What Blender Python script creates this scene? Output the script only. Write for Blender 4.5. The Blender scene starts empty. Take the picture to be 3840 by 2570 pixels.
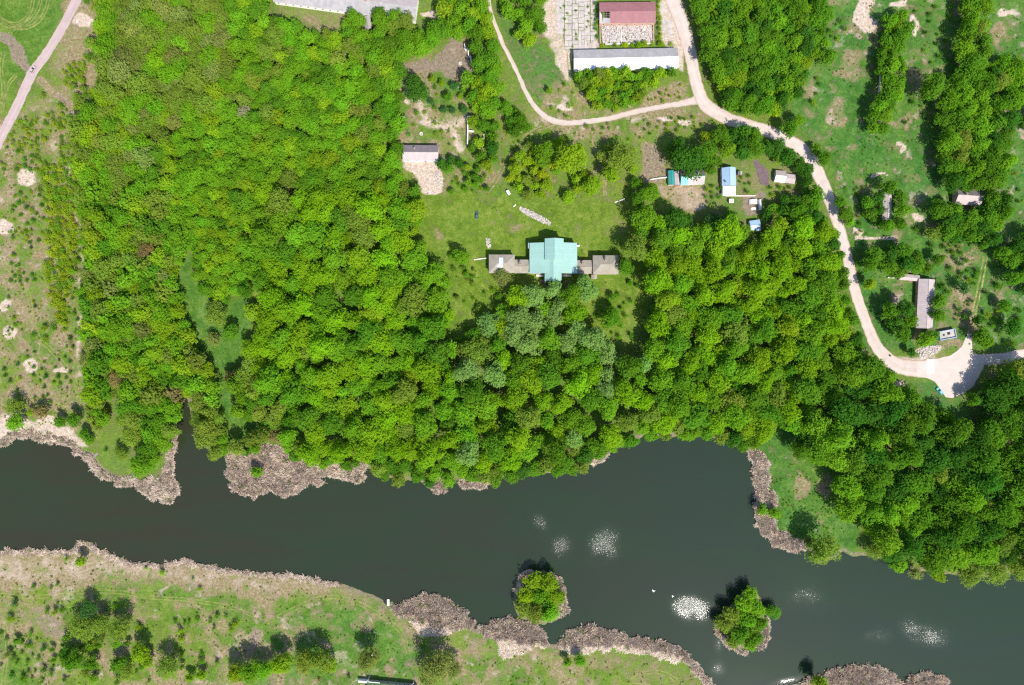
import bpy, bmesh, math, random
import numpy as np
from mathutils import Vector, Matrix

R = math.radians
random.seed(7)
rng = np.random.default_rng(11)
S = 0.15            # metres per photo pixel on the ground
H = 384.0           # height of the camera
CU, CV = 1920.0, 1285.0
sc = bpy.context.scene
COL = sc.collection

# ------------------------------------------------------------------ camera, sky, sun, exposure
cam_d = bpy.data.cameras.new('camera')
cam = bpy.data.objects.new('camera', cam_d); COL.objects.link(cam)
cam.location = (0, 0, H); cam.rotation_euler = (0, 0, 0)
cam_d.sensor_width = 36.0
cam_d.lens = 18.0 / (1920 * S / H)
cam_d.clip_start = 1.0; cam_d.clip_end = 9000.0
sc.camera = cam

SUN_EL = 54.0
SUN_OFF = 31.0      # the sun stands beyond the picture's lower edge, turned this far to its right
sx, sy = math.sin(R(SUN_OFF)), -math.cos(R(SUN_OFF))
sun_dir = Vector((sx * math.cos(R(SUN_EL)), sy * math.cos(R(SUN_EL)), math.sin(R(SUN_EL))))
world = bpy.data.worlds.new('World'); sc.world = world; world.use_nodes = True
wn = world.node_tree.nodes; wl = world.node_tree.links
sky = wn.new('ShaderNodeTexSky'); sky.sky_type = 'NISHITA'; sky.sun_disc = False
sky.sun_elevation = R(SUN_EL); sky.sun_rotation = math.atan2(sx, sy)
sky.air_density = 1.0; sky.dust_density = 0.6; sky.ozone_density = 1.0
wl.new(sky.outputs['Color'], wn['Background'].inputs['Color'])
wn['Background'].inputs['Strength'].default_value = 0.148
sun_d = bpy.data.lights.new('sun', 'SUN'); sun_d.energy = 4.7; sun_d.angle = R(0.53); sun_d.color = (1.0, 0.955, 0.88)
sun = bpy.data.objects.new('sun', sun_d); COL.objects.link(sun)
sun.rotation_euler = sun_dir.to_track_quat('Z', 'Y').to_euler(); sun.location = (100, -170, 300)
vs = sc.view_settings
vs.view_transform = 'Standard'; vs.look = 'None'; vs.exposure = 0.74; vs.gamma = 1.0; vs.use_curve_mapping = False
cy = sc.cycles
cy.max_bounces = 4; cy.diffuse_bounces = 2; cy.glossy_bounces = 2; cy.transmission_bounces = 2
cy.use_denoising = False
cy.sample_clamp_indirect = 4.0
cy.filter_width = 1.3

# ------------------------------------------------------------------ small tools
def P(u, v, z=0.0):
    f = S * (H - z) / H
    return Vector(((u - CU) * f, (CV - v) * f, z))

def link(o, parent=None):
    COL.objects.link(o)
    if parent is not None: o.parent = parent
    return o

def tag(o, label=None, cat=None, group=None, kind=None):
    if label: o['label'] = label
    if cat: o['category'] = cat
    if group: o['group'] = group
    if kind: o['kind'] = kind
    return o

def empty(name, loc, rz=0.0, label=None, cat=None, group=None):
    o = bpy.data.objects.new(name, None); link(o)
    o.location = loc; o.rotation_euler = (0, 0, rz); o.empty_display_size = 0.5
    return tag(o, label, cat, group)

def mesh(name, verts, faces, mat=None):
    m = bpy.data.meshes.new(name); m.from_pydata([tuple(v) for v in verts], [], [tuple(f) for f in faces])
    m.update()
    for x in (mat if isinstance(mat, (list, tuple)) else [mat]):
        if x: m.materials.append(x)
    return m

def obj(name, verts, faces, mat=None, parent=None):
    return link(bpy.data.objects.new(name, mesh(name, verts, faces, mat)), parent)

def fast_mesh(name, verts, faces, mat=None):
    """numpy quads or triangles"""
    verts = np.asarray(verts, dtype=np.float32); faces = np.asarray(faces, dtype=np.int32)
    n, k = faces.shape
    m = bpy.data.meshes.new(name)
    m.vertices.add(len(verts)); m.vertices.foreach_set('co', verts.ravel())
    m.loops.add(n * k); m.loops.foreach_set('vertex_index', faces.ravel())
    m.polygons.add(n)
    m.polygons.foreach_set('loop_start', np.arange(0, n * k, k, dtype=np.int32))
    m.polygons.foreach_set('loop_total', np.full(n, k, dtype=np.int32))
    m.update(calc_edges=True)
    for x in (mat if isinstance(mat, (list, tuple)) else [mat]):
        if x: m.materials.append(x)
    return m

class MB:
    """collects boxes and prisms into one mesh"""
    def __init__(s): s.v = []; s.f = []
    def add(s, vs, fs):
        b = len(s.v); s.v += [tuple(x) for x in vs]; s.f += [tuple(i + b for i in f) for f in fs]; return s
    def box(s, x0, x1, y0, y1, z0, z1):
        vs = [(x0, y0, z0), (x1, y0, z0), (x1, y1, z0), (x0, y1, z0), (x0, y0, z1), (x1, y0, z1), (x1, y1, z1), (x0, y1, z1)]
        return s.add(vs, [(3, 2, 1, 0), (4, 5, 6, 7), (0, 1, 5, 4), (1, 2, 6, 5), (2, 3, 7, 6), (3, 0, 4, 7)])
    def obox(s, c, ax, ay, az):
        """box about c with half axes"""
        c, ax, ay, az = map(Vector, (c, ax, ay, az))
        vs = [c + a * ax + b * ay + d * az for d in (-1, 1) for a, b in ((-1, -1), (1, -1), (1, 1), (-1, 1))]
        return s.add(vs, [(3, 2, 1, 0), (4, 5, 6, 7), (0, 1, 5, 4), (1, 2, 6, 5), (2, 3, 7, 6), (3, 0, 4, 7)])
    def slab(s, quad, t):
        """closed plate: quad (ccw seen from above) pushed down by t"""
        q = [Vector(p) for p in quad]; n = len(q)
        nn = (q[1] - q[0]).cross(q[2] - q[0]).normalized() * t
        vs = q + [p - nn for p in q]
        fs = [tuple(range(n)), tuple(reversed(range(n, 2 * n)))] + [(i + n, (i + 1) % n + n, (i + 1) % n, i) for i in range(n)]
        return s.add(vs, fs)
    def tube(s, a, b, r0, r1=None, n=8):
        a, b = Vector(a), Vector(b); r1 = r0 if r1 is None else r1
        q = (b - a).to_track_quat('Z', 'Y')
        ring = [(math.cos(2 * math.pi * i / n), math.sin(2 * math.pi * i / n)) for i in range(n)]
        vs = [a + q @ Vector((c * r0, d * r0, 0)) for c, d in ring] + [b + q @ Vector((c * r1, d * r1, 0)) for c, d in ring]
        fs = [(i, (i + 1) % n, (i + 1) % n + n, i + n) for i in range(n)] + [tuple(reversed(range(n))), tuple(range(n, 2 * n))]
        return s.add(vs, fs)
    def build(s, name, mat, parent=None): return obj(name, s.v, s.f, mat, parent)

def in_poly(pts, poly):
    pts = np.atleast_2d(pts); x, y = pts[:, 0], pts[:, 1]
    inside = np.zeros(len(pts), bool); n = len(poly)
    for i in range(n):
        x0, y0 = poly[i]; x1, y1 = poly[(i + 1) % n]
        if y0 == y1: continue
        c = ((y0 > y) != (y1 > y)) & (x < (x1 - x0) * (y - y0) / (y1 - y0) + x0)
        inside ^= c
    return inside

def sdist(pts, poly):
    """signed distance, positive inside"""
    d = np.full(len(pts), 1e12); n = len(poly)
    for i in range(n):
        a = np.array(poly[i], float); b = np.array(poly[(i + 1) % n], float); ab = b - a
        t = np.clip(((pts - a) @ ab) / max(ab @ ab, 1e-9), 0, 1)
        q = pts - (a + t[:, None] * ab)
        d = np.minimum(d, (q * q).sum(1))
    d = np.sqrt(d)
    return np.where(in_poly(pts, poly), d, -d)

_perm = rng.random((256, 256))
def vnoise(x, y):
    xi = np.floor(x).astype(int); yi = np.floor(y).astype(int); fx = x - xi; fy = y - yi
    fx = fx * fx * (3 - 2 * fx); fy = fy * fy * (3 - 2 * fy)
    a = _perm[xi & 255, yi & 255]; b = _perm[(xi + 1) & 255, yi & 255]
    c = _perm[xi & 255, (yi + 1) & 255]; d = _perm[(xi + 1) & 255, (yi + 1) & 255]
    return (a * (1 - fx) + b * fx) * (1 - fy) + (c * (1 - fx) + d * fx) * fy
def fbm(x, y, o=4):
    s = 0; a = 0.5; t = 0
    for i in range(o):
        s = s + a * vnoise(x * 2 ** i + 17 * i, y * 2 ** i + 31 * i); t += a; a *= 0.5
    return s / t

# ------------------------------------------------------------------ materials
def new_mat(name):
    m = bpy.data.materials.new(name); m.use_nodes = True
    nt = m.node_tree; nt.nodes.clear()
    out = nt.nodes.new('ShaderNodeOutputMaterial')
    return m, nt, out

def N(nt, t, **kw):
    n = nt.nodes.new(t)
    for k, v in kw.items(): setattr(n, k, v)
    return n

def noise(nt, co, scale, detail=4, rough=0.55, distort=0.0):
    n = N(nt, 'ShaderNodeTexNoise'); n.inputs['Scale'].default_value = scale
    n.inputs['Detail'].default_value = detail; n.inputs['Roughness'].default_value = rough; n.inputs['Distortion'].default_value = distort
    nt.links.new(co, n.inputs['Vector']); return n.outputs['Fac']

def ramp(nt, fac, stops):
    r = N(nt, 'ShaderNodeValToRGB'); e = r.color_ramp.elements
    while len(e) < len(stops): e.new(0.5)
    for el, (p, c) in zip(e, stops):
        el.position = p; el.color = (*c, 1) if len(c) == 3 else c
    nt.links.new(fac, r.inputs['Fac']); return r.outputs['Color']

def mix(nt, fac, a, b, mode='MIX'):
    m = N(nt, 'ShaderNodeMix', data_type='RGBA', blend_type=mode)
    for sock, val in ((m.inputs[0], fac), (m.inputs[6], a), (m.inputs[7], b)):
        if isinstance(val, (int, float)): sock.default_value = val
        elif isinstance(val, tuple): sock.default_value = (*val, 1)
        else: nt.links.new(val, sock)
    return m.outputs[2]

def math_n(nt, op, a, b=0.0, clamp=False):
    m = N(nt, 'ShaderNodeMath', operation=op, use_clamp=clamp)
    for sock, val in zip(m.inputs, (a, b)):
        if isinstance(val, (int, float)): sock.default_value = val
        else: nt.links.new(val, sock)
    return m.outputs[0]

def mapr(nt, v, a, b, c=0.0, d=1.0):
    m = N(nt, 'ShaderNodeMapRange', clamp=True); nt.links.new(v, m.inputs[0])
    for i, x in enumerate((a, b, c, d)): m.inputs[i + 1].default_value = x
    return m.outputs[0]

def pos(nt): return N(nt, 'ShaderNodeNewGeometry').outputs['Position']
def objco(nt): return N(nt, 'ShaderNodeTexCoord').outputs['Object']
def attr(nt, name, kind='GEOMETRY'):
    a = N(nt, 'ShaderNodeAttribute', attribute_type=kind); a.attribute_name = name; return a

def principled(nt, out, col, rough=0.9, spec=0.2, metal=0.0, bump=None, bstr=0.3, bdist=0.1):
    p = N(nt, 'ShaderNodeBsdfPrincipled')
    if isinstance(col, tuple): p.inputs['Base Color'].default_value = (*col, 1)
    else: nt.links.new(col, p.inputs['Base Color'])
    if isinstance(rough, (int, float)): p.inputs['Roughness'].default_value = rough
    else: nt.links.new(rough, p.inputs['Roughness'])
    p.inputs['Specular IOR Level'].default_value = spec; p.inputs['Metallic'].default_value = metal
    if bump is not None:
        b = N(nt, 'ShaderNodeBump'); b.inputs['Strength'].default_value = bstr; b.inputs['Distance'].default_value = bdist
        nt.links.new(bump, b.inputs['Height']); nt.links.new(b.outputs['Normal'], p.inputs['Normal'])
    nt.links.new(p.outputs[0], out.inputs['Surface']); return p

def mat_plain(name, c, var=0.25, scale=0.6, rough=0.9, spec=0.2, metal=0.0, dirt=None, bstr=0.25):
    """worn surface: two noises over one colour"""
    m, nt, out = new_mat(name); co = objco(nt)
    n1 = noise(nt, co, scale, 5, 0.6); n2 = noise(nt, co, scale * 7, 3, 0.6)
    lo = tuple(x * (1 - var) for x in c); hi = tuple(min(1, x * (1 + var * 0.7)) for x in c)
    col = ramp(nt, n1, [(0.3, lo), (0.7, hi)])
    col = mix(nt, mapr(nt, n2, 0.35, 0.75, 0, 0.35), col, dirt or tuple(x * 0.55 for x in c))
    principled(nt, out, col, rough, spec, metal, n2, bstr, 0.03)
    return m

def mat_ribbed(name, c, axis=0, pitch=1.1, var=0.2, rough=0.6, spec=0.3, dirt=None, scale=0.35):
    """corrugated or sheeted roof: seams across one local axis, weather stains"""
    m, nt, out = new_mat(name); co = objco(nt)
    sep = N(nt, 'ShaderNodeSeparateXYZ'); nt.links.new(co, sep.inputs[0])
    w = math_n(nt, 'FRACT', math_n(nt, 'DIVIDE', sep.outputs[axis], pitch))
    seam = mapr(nt, w, 0.0, 0.10, 1, 0)
    n1 = noise(nt, co, scale, 6, 0.65); n2 = noise(nt, co, scale * 9, 3)
    cell = N(nt, 'ShaderNodeTexWhiteNoise', noise_dimensions='1D')
    nt.links.new(math_n(nt, 'FLOOR', math_n(nt, 'DIVIDE', sep.outputs[axis], pitch)), cell.inputs['W'])
    col = ramp(nt, n1, [(0.3, tuple(x * (1 - var) for x in c)), (0.72, tuple(min(1, x * (1 + 0.6 * var)) for x in c))])
    col = mix(nt, mapr(nt, cell.outputs['Value'], 0, 1, 0, 0.22), col, tuple(x * 0.75 for x in c))
    col = mix(nt, mapr(nt, n2, 0.45, 0.8, 0, 0.4), col, dirt or tuple(x * 0.6 for x in c))
    col = mix(nt, math_n(nt, 'MULTIPLY', seam, 0.45), col, tuple(x * 0.5 for x in c))
    principled(nt, out, col, rough, spec, 0, w, 0.25, 0.03)
    return m

def mat_leaf(name='leaf'):
    m, nt, out = new_mat(name)
    tint = attr(nt, 'tint', 'INSTANCER').outputs['Color']
    tone = attr(nt, 'tone').outputs['Fac']
    n1 = noise(nt, pos(nt), 0.22, 2)
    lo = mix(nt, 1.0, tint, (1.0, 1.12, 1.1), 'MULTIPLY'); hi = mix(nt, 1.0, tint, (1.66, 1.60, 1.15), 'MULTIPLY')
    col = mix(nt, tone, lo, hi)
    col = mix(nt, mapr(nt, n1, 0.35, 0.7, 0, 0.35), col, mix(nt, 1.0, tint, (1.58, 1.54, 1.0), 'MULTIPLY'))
    d = N(nt, 'ShaderNodeBsdfDiffuse'); nt.links.new(col, d.inputs['Color'])
    t = N(nt, 'ShaderNodeBsdfTranslucent')
    nt.links.new(mix(nt, 1.0, col, (1.08, 1.15, 0.5), 'MULTIPLY'), t.inputs['Color'])
    ms = N(nt, 'ShaderNodeMixShader'); ms.inputs[0].default_value = 0.45
    nt.links.new(d.outputs[0], ms.inputs[1]); nt.links.new(t.outputs[0], ms.inputs[2])
    nt.links.new(ms.outputs[0], out.inputs['Surface'])
    return m

def mat_ground():
    m, nt, out = new_mat('meadow_ground'); p = pos(nt)
    dry, bare, lush, soil = (attr(nt, k).outputs['Fac'] for k in ('dry', 'bare', 'lush', 'soil'))
    st = lambda f, lo=0.32, hi=0.68: mapr(nt, f, lo, hi)
    big = st(noise(nt, p, 0.018, 5, 0.6)); mid = st(noise(nt, p, 0.085, 7, 0.68, 0.8)); fine = st(noise(nt, p, 0.62, 6, 0.75, 0.4)); tiny = st(noise(nt, p, 1.5, 4, 0.75), 0.3, 0.7)
    fl = N(nt, 'ShaderNodeTexVoronoi'); fl.inputs['Scale'].default_value = 0.42; nt.links.new(p, fl.inputs['Vector'])
    fleck = mapr(nt, fl.outputs['Distance'], 0.55, 0.15)
    tuft = st(noise(nt, p, 0.27, 5, 0.72, 0.5), 0.34, 0.66)
    gf = math_n(nt, 'ADD', math_n(nt, 'MULTIPLY', mid, 0.40), math_n(nt, 'ADD', math_n(nt, 'MULTIPLY', tuft, 0.34), math_n(nt, 'MULTIPLY', fine, 0.26)))
    green = ramp(nt, gf, [(0.12, (0.036, 0.080, 0.008)), (0.5, (0.096, 0.150, 0.016)), (0.88, (0.180, 0.205, 0.046))])
    deep = ramp(nt, gf, [(0.12, (0.010, 0.055, 0.010)), (0.5, (0.036, 0.118, 0.020)), (0.88, (0.105, 0.175, 0.046))])
    straw = ramp(nt, fine, [(0.0, (0.125, 0.096, 0.045)), (0.5, (0.205, 0.155, 0.088)), (1.0, (0.345, 0.265, 0.190))])
    pale = ramp(nt, fine, [(0.0, (0.270, 0.200, 0.155)), (0.5, (0.400, 0.315, 0.255)), (1.0, (0.560, 0.460, 0.400))])
    earth = ramp(nt, fine, [(0.0, (0.112, 0.088, 0.060)), (1.0, (0.255, 0.198, 0.150))])
    base = mix(nt, math_n(nt, 'ADD', lush, math_n(nt, 'MULTIPLY', math_n(nt, 'SUBTRACT', big, 0.5), 0.5), True), green, deep)
    def cover(a, w=1.0, soft=0.19):     # patchy edge: attribute pushed through noise
        s = math_n(nt, 'ADD', math_n(nt, 'MULTIPLY', mid, 0.42), math_n(nt, 'ADD', math_n(nt, 'MULTIPLY', fine, 0.34), math_n(nt, 'ADD', math_n(nt, 'MULTIPLY', tuft, 0.30), math_n(nt, 'MULTIPLY', fleck, 0.10))))
        return mapr(nt, math_n(nt, 'SUBTRACT', math_n(nt, 'MULTIPLY', a, 1.3), s), -soft, soft, 0, w)
    col = mix(nt, cover(dry, 0.9), base, straw)
    col = mix(nt, cover(soil, 0.95, 0.25), col, earth)
    col = mix(nt, cover(bare, 0.97, 0.25), col, pale)
    col = mix(nt, mapr(nt, tiny, 0.45, 0.95, 0, 0.75), col, mix(nt, 1.0, col, (0.50, 0.58, 0.52), 'MULTIPLY'))
    col = mix(nt, mapr(nt, tiny, 0.5, 0.0, 0, 0.7), col, mix(nt, 1.0, col, (1.65, 1.5, 1.5), 'MULTIPLY'))
    h = math_n(nt, 'ADD', math_n(nt, 'MULTIPLY', fine, 0.35), math_n(nt, 'MULTIPLY', tiny, 0.25))
    principled(nt, out, col, 0.95, 0.05, 0, h, 0.7, 0.5)
    return m

def mat_road(name, c, edge, rut=0.5):
    m, nt, out = new_mat(name); p = pos(nt)
    uv = N(nt, 'ShaderNodeUVMap').outputs[0]
    sep = N(nt, 'ShaderNodeSeparateXYZ'); nt.links.new(uv, sep.inputs[0])
    across = math_n(nt, 'ABSOLUTE', math_n(nt, 'SUBTRACT', math_n(nt, 'MULTIPLY', sep.outputs[0], 2.0), 1.0))
    n1 = noise(nt, p, 0.25, 5, 0.6); n2 = noise(nt, p, 1.6, 4, 0.65)
    mp = N(nt, 'ShaderNodeMapping'); mp.inputs['Scale'].default_value = (9, 0.05, 1); nt.links.new(uv, mp.inputs[0])
    streak = noise(nt, mp.outputs[0], 1.0, 3, 0.6)
    col = ramp(nt, n1, [(0.3, tuple(x * 0.86 for x in c)), (0.7, tuple(x * 1.1 for x in c))])
    col = mix(nt, mapr(nt, streak, 0.42, 0.7, 0, rut), col, tuple(x * 0.78 for x in c))
    col = mix(nt, mapr(nt, n2, 0.55, 0.8, 0, 0.4), col, tuple(x * 0.7 for x in c))
    e = math_n(nt, 'ADD', across, math_n(nt, 'MULTIPLY', math_n(nt, 'SUBTRACT', n2, 0.5), 0.5))
    col = mix(nt, mapr(nt, e, 0.66, 0.98, 0, 0.85), col, edge)
    mp2 = N(nt, 'ShaderNodeMapping'); mp2.inputs['Scale'].default_value = (3.2, 0.02, 1); nt.links.new(uv, mp2.inputs[0])
    col = mix(nt, mapr(nt, noise(nt, mp2.outputs[0], 1.0, 2, 0.5), 0.45, 0.65, 0, 0.35), col, tuple(x * 1.22 for x in c))
    pr = principled(nt, out, col, 0.95, 0.1, 0, n2, 0.3, 0.1)
    tr = N(nt, 'ShaderNodeBsdfTransparent'); ms = N(nt, 'ShaderNodeMixShader')
    nt.links.new(mapr(nt, e, 0.86, 1.04), ms.inputs[0]); nt.links.new(pr.outputs[0], ms.inputs[1]); nt.links.new(tr.outputs[0], ms.inputs[2]); nt.links.new(ms.outputs[0], out.inputs['Surface'])
    return m

PATCHES = [  # ruffled water: centre, half axes (px), turn, strength
    (2597, 2283, 84, 56, 18, 0.62), (3472, 2372, 116, 60, 20, 0.58), (2036, 1965, 50, 64, -35, 0.66), (2098, 2040, 66, 66, -35, 0.64), (2262, 2050, 76, 96, 25, 0.62),
    (3020, 2235, 150, 80, 15, 0.25), (3300, 2390, 66, 46, 0, 0.40), (2695, 2412, 22, 40, 0, 0.17), (2960, 2552, 70, 14, -12, 0.26), (2690, 2505, 32, 34, 0, 0.16)]
def mat_water():
    m, nt, out = new_mat('lake_water'); p = pos(nt)
    total = None
    for (u, v, a, b, t, s) in PATCHES:
        c = P(u, v)
        mp = N(nt, 'ShaderNodeMapping', vector_type='TEXTURE')
        mp.inputs['Location'].default_value = (c.x, c.y, -0.35); mp.inputs['Rotation'].default_value = (0, 0, R(-t))
        mp.inputs['Scale'].default_value = (a * S, b * S, 1000)
        nt.links.new(p, mp.inputs[0])
        ln = N(nt, 'ShaderNodeVectorMath', operation='LENGTH'); nt.links.new(mp.outputs[0], ln.inputs[0])
        f = math_n(nt, 'MULTIPLY', math_n(nt, 'POWER', mapr(nt, ln.outputs['Value'], 1.45, 0.0), 1.25), s * 1.25)
        total = f if total is None else math_n(nt, 'MAXIMUM', total, f)
    wob = noise(nt, p, 0.06, 3)
    rip = math_n(nt, 'MULTIPLY', total, mapr(nt, wob, 0.3, 0.6, 0.35, 1.0))
    n1 = noise(nt, p, 2.5, 2, 0.5); n2 = noise(nt, p, 0.012, 3); mw = N(nt, 'ShaderNodeMapping'); mw.inputs['Scale'].default_value = (0.35, 1.6, 1); mw.inputs['Rotation'].default_value = (0, 0, 0.12); nt.links.new(p, mw.inputs[0]); n3 = noise(nt, mw.outputs[0], 0.03, 6, 0.6, 0.8)
    # tint of the silty water body drifts slowly along the river
    sep = N(nt, 'ShaderNodeSeparateXYZ'); nt.links.new(p, sep.inputs[0])
    drift = math_n(nt, 'ADD', mapr(nt, sep.outputs[0], -260, 200, 0, 1), math_n(nt, 'MULTIPLY', math_n(nt, 'SUBTRACT', n2, 0.5), 0.8), True)
    col = mix(nt, drift, (0.0230, 0.0230, 0.0120), (0.0150, 0.0265, 0.0175))
    col = mix(nt, mapr(nt, n3, 0.4, 0.65, 0, 0.6), col, (0.015, 0.030, 0.013))
    pr = N(nt, 'ShaderNodeBsdfPrincipled'); nt.links.new(col, pr.inputs['Base Color'])
    pr.inputs['IOR'].default_value = 1.333
    nt.links.new(mapr(nt, rip, 0.0, 0.5, 0.05, 0.20), pr.inputs['Roughness'])
    b = N(nt, 'ShaderNodeBump'); b.inputs['Distance'].default_value = 0.19
    nt.links.new(n1, b.inputs['Height']); nt.links.new(rip, b.inputs['Strength'])
    nt.links.new(b.outputs[0], pr.inputs['Normal'])
    nt.links.new(pr.outputs[0], out.inputs['Surface'])
    return m

M = {}
M['leaf'] = mat_leaf()
M['bark'] = mat_plain('bark', (0.13, 0.10, 0.075), 0.3, 2.0)
M['ground'] = mat_ground()
M['water'] = mat_water()
M['road'] = mat_road('pale_dirt_road', (0.43, 0.355, 0.315), (0.34, 0.25, 0.17), 0.45)
M['pinkroad'] = mat_road('pink_gravel_road', (0.345, 0.262, 0.255), (0.36, 0.30, 0.21), 0.5)
M['lane'] = mat_road('narrow_dirt_lane', (0.41, 0.335, 0.29), (0.20, 0.19, 0.09), 0.6)
def mat_rut(name, c, keep):
    m, nt, out = new_mat(name); p = pos(nt)
    n1 = noise(nt, p, 0.3, 4, 0.6); n2 = noise(nt, p, 1.1, 4, 0.7)
    d = N(nt, 'ShaderNodeBsdfDiffuse'); nt.links.new(ramp(nt, n2, [(0.3, tuple(x * 0.75 for x in c)), (0.7, tuple(x * 1.2 for x in c))]), d.inputs['Color'])
    tr = N(nt, 'ShaderNodeBsdfTransparent'); ms = N(nt, 'ShaderNodeMixShader')
    nt.links.new(mapr(nt, math_n(nt, 'ADD', math_n(nt, 'MULTIPLY', n1, 0.6), math_n(nt, 'MULTIPLY', n2, 0.4)), 0.36, 0.60, 0.08, keep), ms.inputs[0])
    nt.links.new(tr.outputs[0], ms.inputs[1]); nt.links.new(d.outputs[0], ms.inputs[2]); nt.links.new(ms.outputs[0], out.inputs['Surface'])
    return m
M['rut'] = mat_rut('trodden_rut', (0.300, 0.270, 0.105), 0.95)
M['rut_pale'] = mat_rut('pale_rut', (0.260, 0.270, 0.085), 0.75)
M['rut_brown'] = mat_rut('brown_rut', (0.29, 0.22, 0.13), 0.85)
M['joint'] = mat_plain('weedy_joint', (0.150, 0.150, 0.060), 0.35, 0.4)
M['tilled'] = mat_plain('tilled_earth', (0.135, 0.095, 0.10), 0.3, 0.5)
M['concrete'] = mat_plain('weathered_concrete', (0.39, 0.345, 0.32), 0.3, 0.35, dirt=(0.17, 0.145, 0.10))
M['pale_concrete'] = mat_plain('pale_concrete', (0.62, 0.56, 0.50), 0.15, 0.5, dirt=(0.4, 0.34, 0.28))
M['white'] = mat_plain('white_paint', (0.78, 0.77, 0.74), 0.08, 0.8, 0.6, dirt=(0.55, 0.5, 0.44))
M['plaster'] = mat_plain('cream_plaster', (0.58, 0.53, 0.42), 0.15, 0.4, dirt=(0.3, 0.26, 0.2))
M['brickwall'] = mat_plain('salmon_brick', (0.47, 0.27, 0.20), 0.25, 0.8, dirt=(0.5, 0.4, 0.32))
M['slate'] = mat_ribbed('grey_slate_sheets', (0.30, 0.285, 0.285), 0, 1.1, 0.25, 0.85, 0.15, dirt=(0.20, 0.17, 0.15))
M['slate_tan'] = mat_ribbed('tan_slate_sheets', (0.285, 0.25, 0.20), 0, 1.1, 0.2, 0.9, 0.1, dirt=(0.16, 0.145, 0.10))
M['slate_pink'] = mat_ribbed('pinkish_slate_sheets', (0.40, 0.335, 0.325), 1, 1.1, 0.2, 0.9, 0.1, dirt=(0.25, 0.2, 0.19))
M['slate_dark'] = mat_ribbed('dark_slate_sheets', (0.175, 0.15, 0.155), 0, 1.1, 0.25, 0.9, 0.1)
M['white_sheet'] = mat_ribbed('bright_zinc_sheets', (0.66, 0.66, 0.65), 0, 1.1, 0.08, 0.55, 0.4, dirt=(0.6, 0.57, 0.53))
M['teal'] = mat_ribbed('turquoise_metal_sheets', (0.235, 0.385, 0.335), 1, 1.15, 0.08, 0.45, 0.4)
M['teal_pale'] = mat_ribbed('pale_turquoise_sheets', (0.235, 0.385, 0.335), 1, 1.15, 0.08, 0.4, 0.5)
M['teal_deep'] = mat_ribbed('deep_teal_sheets', (0.02, 0.22, 0.20), 1, 0.8, 0.1, 0.5, 0.4)
M['teal_mid'] = mat_ribbed('sea_green_sheets', (0.10, 0.42, 0.38), 0, 0.8, 0.12, 0.5, 0.4)
M['blue'] = mat_ribbed('pale_blue_sheets', (0.28, 0.40, 0.54), 1, 1.1, 0.08, 0.4, 0.5)
M['maroon'] = mat_ribbed('maroon_metal_sheets', (0.250, 0.105, 0.112), 0, 0.9, 0.18, 0.6, 0.3, dirt=(0.21, 0.13, 0.12))
M['moss_roof'] = mat_plain('overgrown_turf_roof', (0.060, 0.115, 0.040), 0.35, 0.3)
M['wood'] = mat_plain('weathered_wood', (0.24, 0.20, 0.17), 0.3, 1.0)
M['redwood'] = mat_plain('red_brown_wood', (0.32, 0.15, 0.10), 0.25, 1.0)
M['dark'] = mat_plain('dark_opening', (0.02, 0.02, 0.022), 0.2, 1.0)
M['glass'] = mat_plain('window_glass', (0.03, 0.04, 0.05), 0.1, 1.0, 0.08, 0.5)
M['film'] = mat_plain('greenhouse_film', (0.55, 0.57, 0.58), 0.15, 1.0, 0.3, 0.4)
M['rubble'] = mat_plain('broken_lime_brick', (0.44, 0.39, 0.36), 0.4, 1.2, dirt=(0.3, 0.22, 0.18))
M['tyre'] = mat_plain('tyre_rubber', (0.02, 0.02, 0.02), 0.2, 1.0)
M['rim'] = mat_plain('wheel_rim', (0.4, 0.4, 0.41), 0.1, 2, 0.35, 0.5)
M['lamp'] = mat_plain('lamp_glass', (0.7, 0.7, 0.68), 0.1, 2, 0.2, 0.5)
M['lamp_red'] = mat_plain('red_lamp_glass', (0.4, 0.02, 0.02), 0.1, 2, 0.2, 0.5)
M['feather'] = mat_plain('white_feathers', (0.80, 0.80, 0.77), 0.06, 4)
M['beak'] = mat_plain('orange_beak', (0.55, 0.18, 0.03), 0.1, 4)
def paint(name, c):
    m, nt, out = new_mat(name); p = principled(nt, out, ramp(nt, noise(nt, objco(nt), 1.2, 3), [(0.3, tuple(x * 0.92 for x in c)), (0.7, c)]), 0.3, 0.5)
    p.inputs['Coat Weight'].default_value = 0.6; p.inputs['Coat Roughness'].default_value = 0.08
    return m
M['car_green'] = paint('dark_green_paint', (0.045, 0.10, 0.085))
M['car_beige'] = paint('beige_paint', (0.40, 0.29, 0.27))
M['car_teal'] = paint('turquoise_paint', (0.10, 0.42, 0.42))
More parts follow.
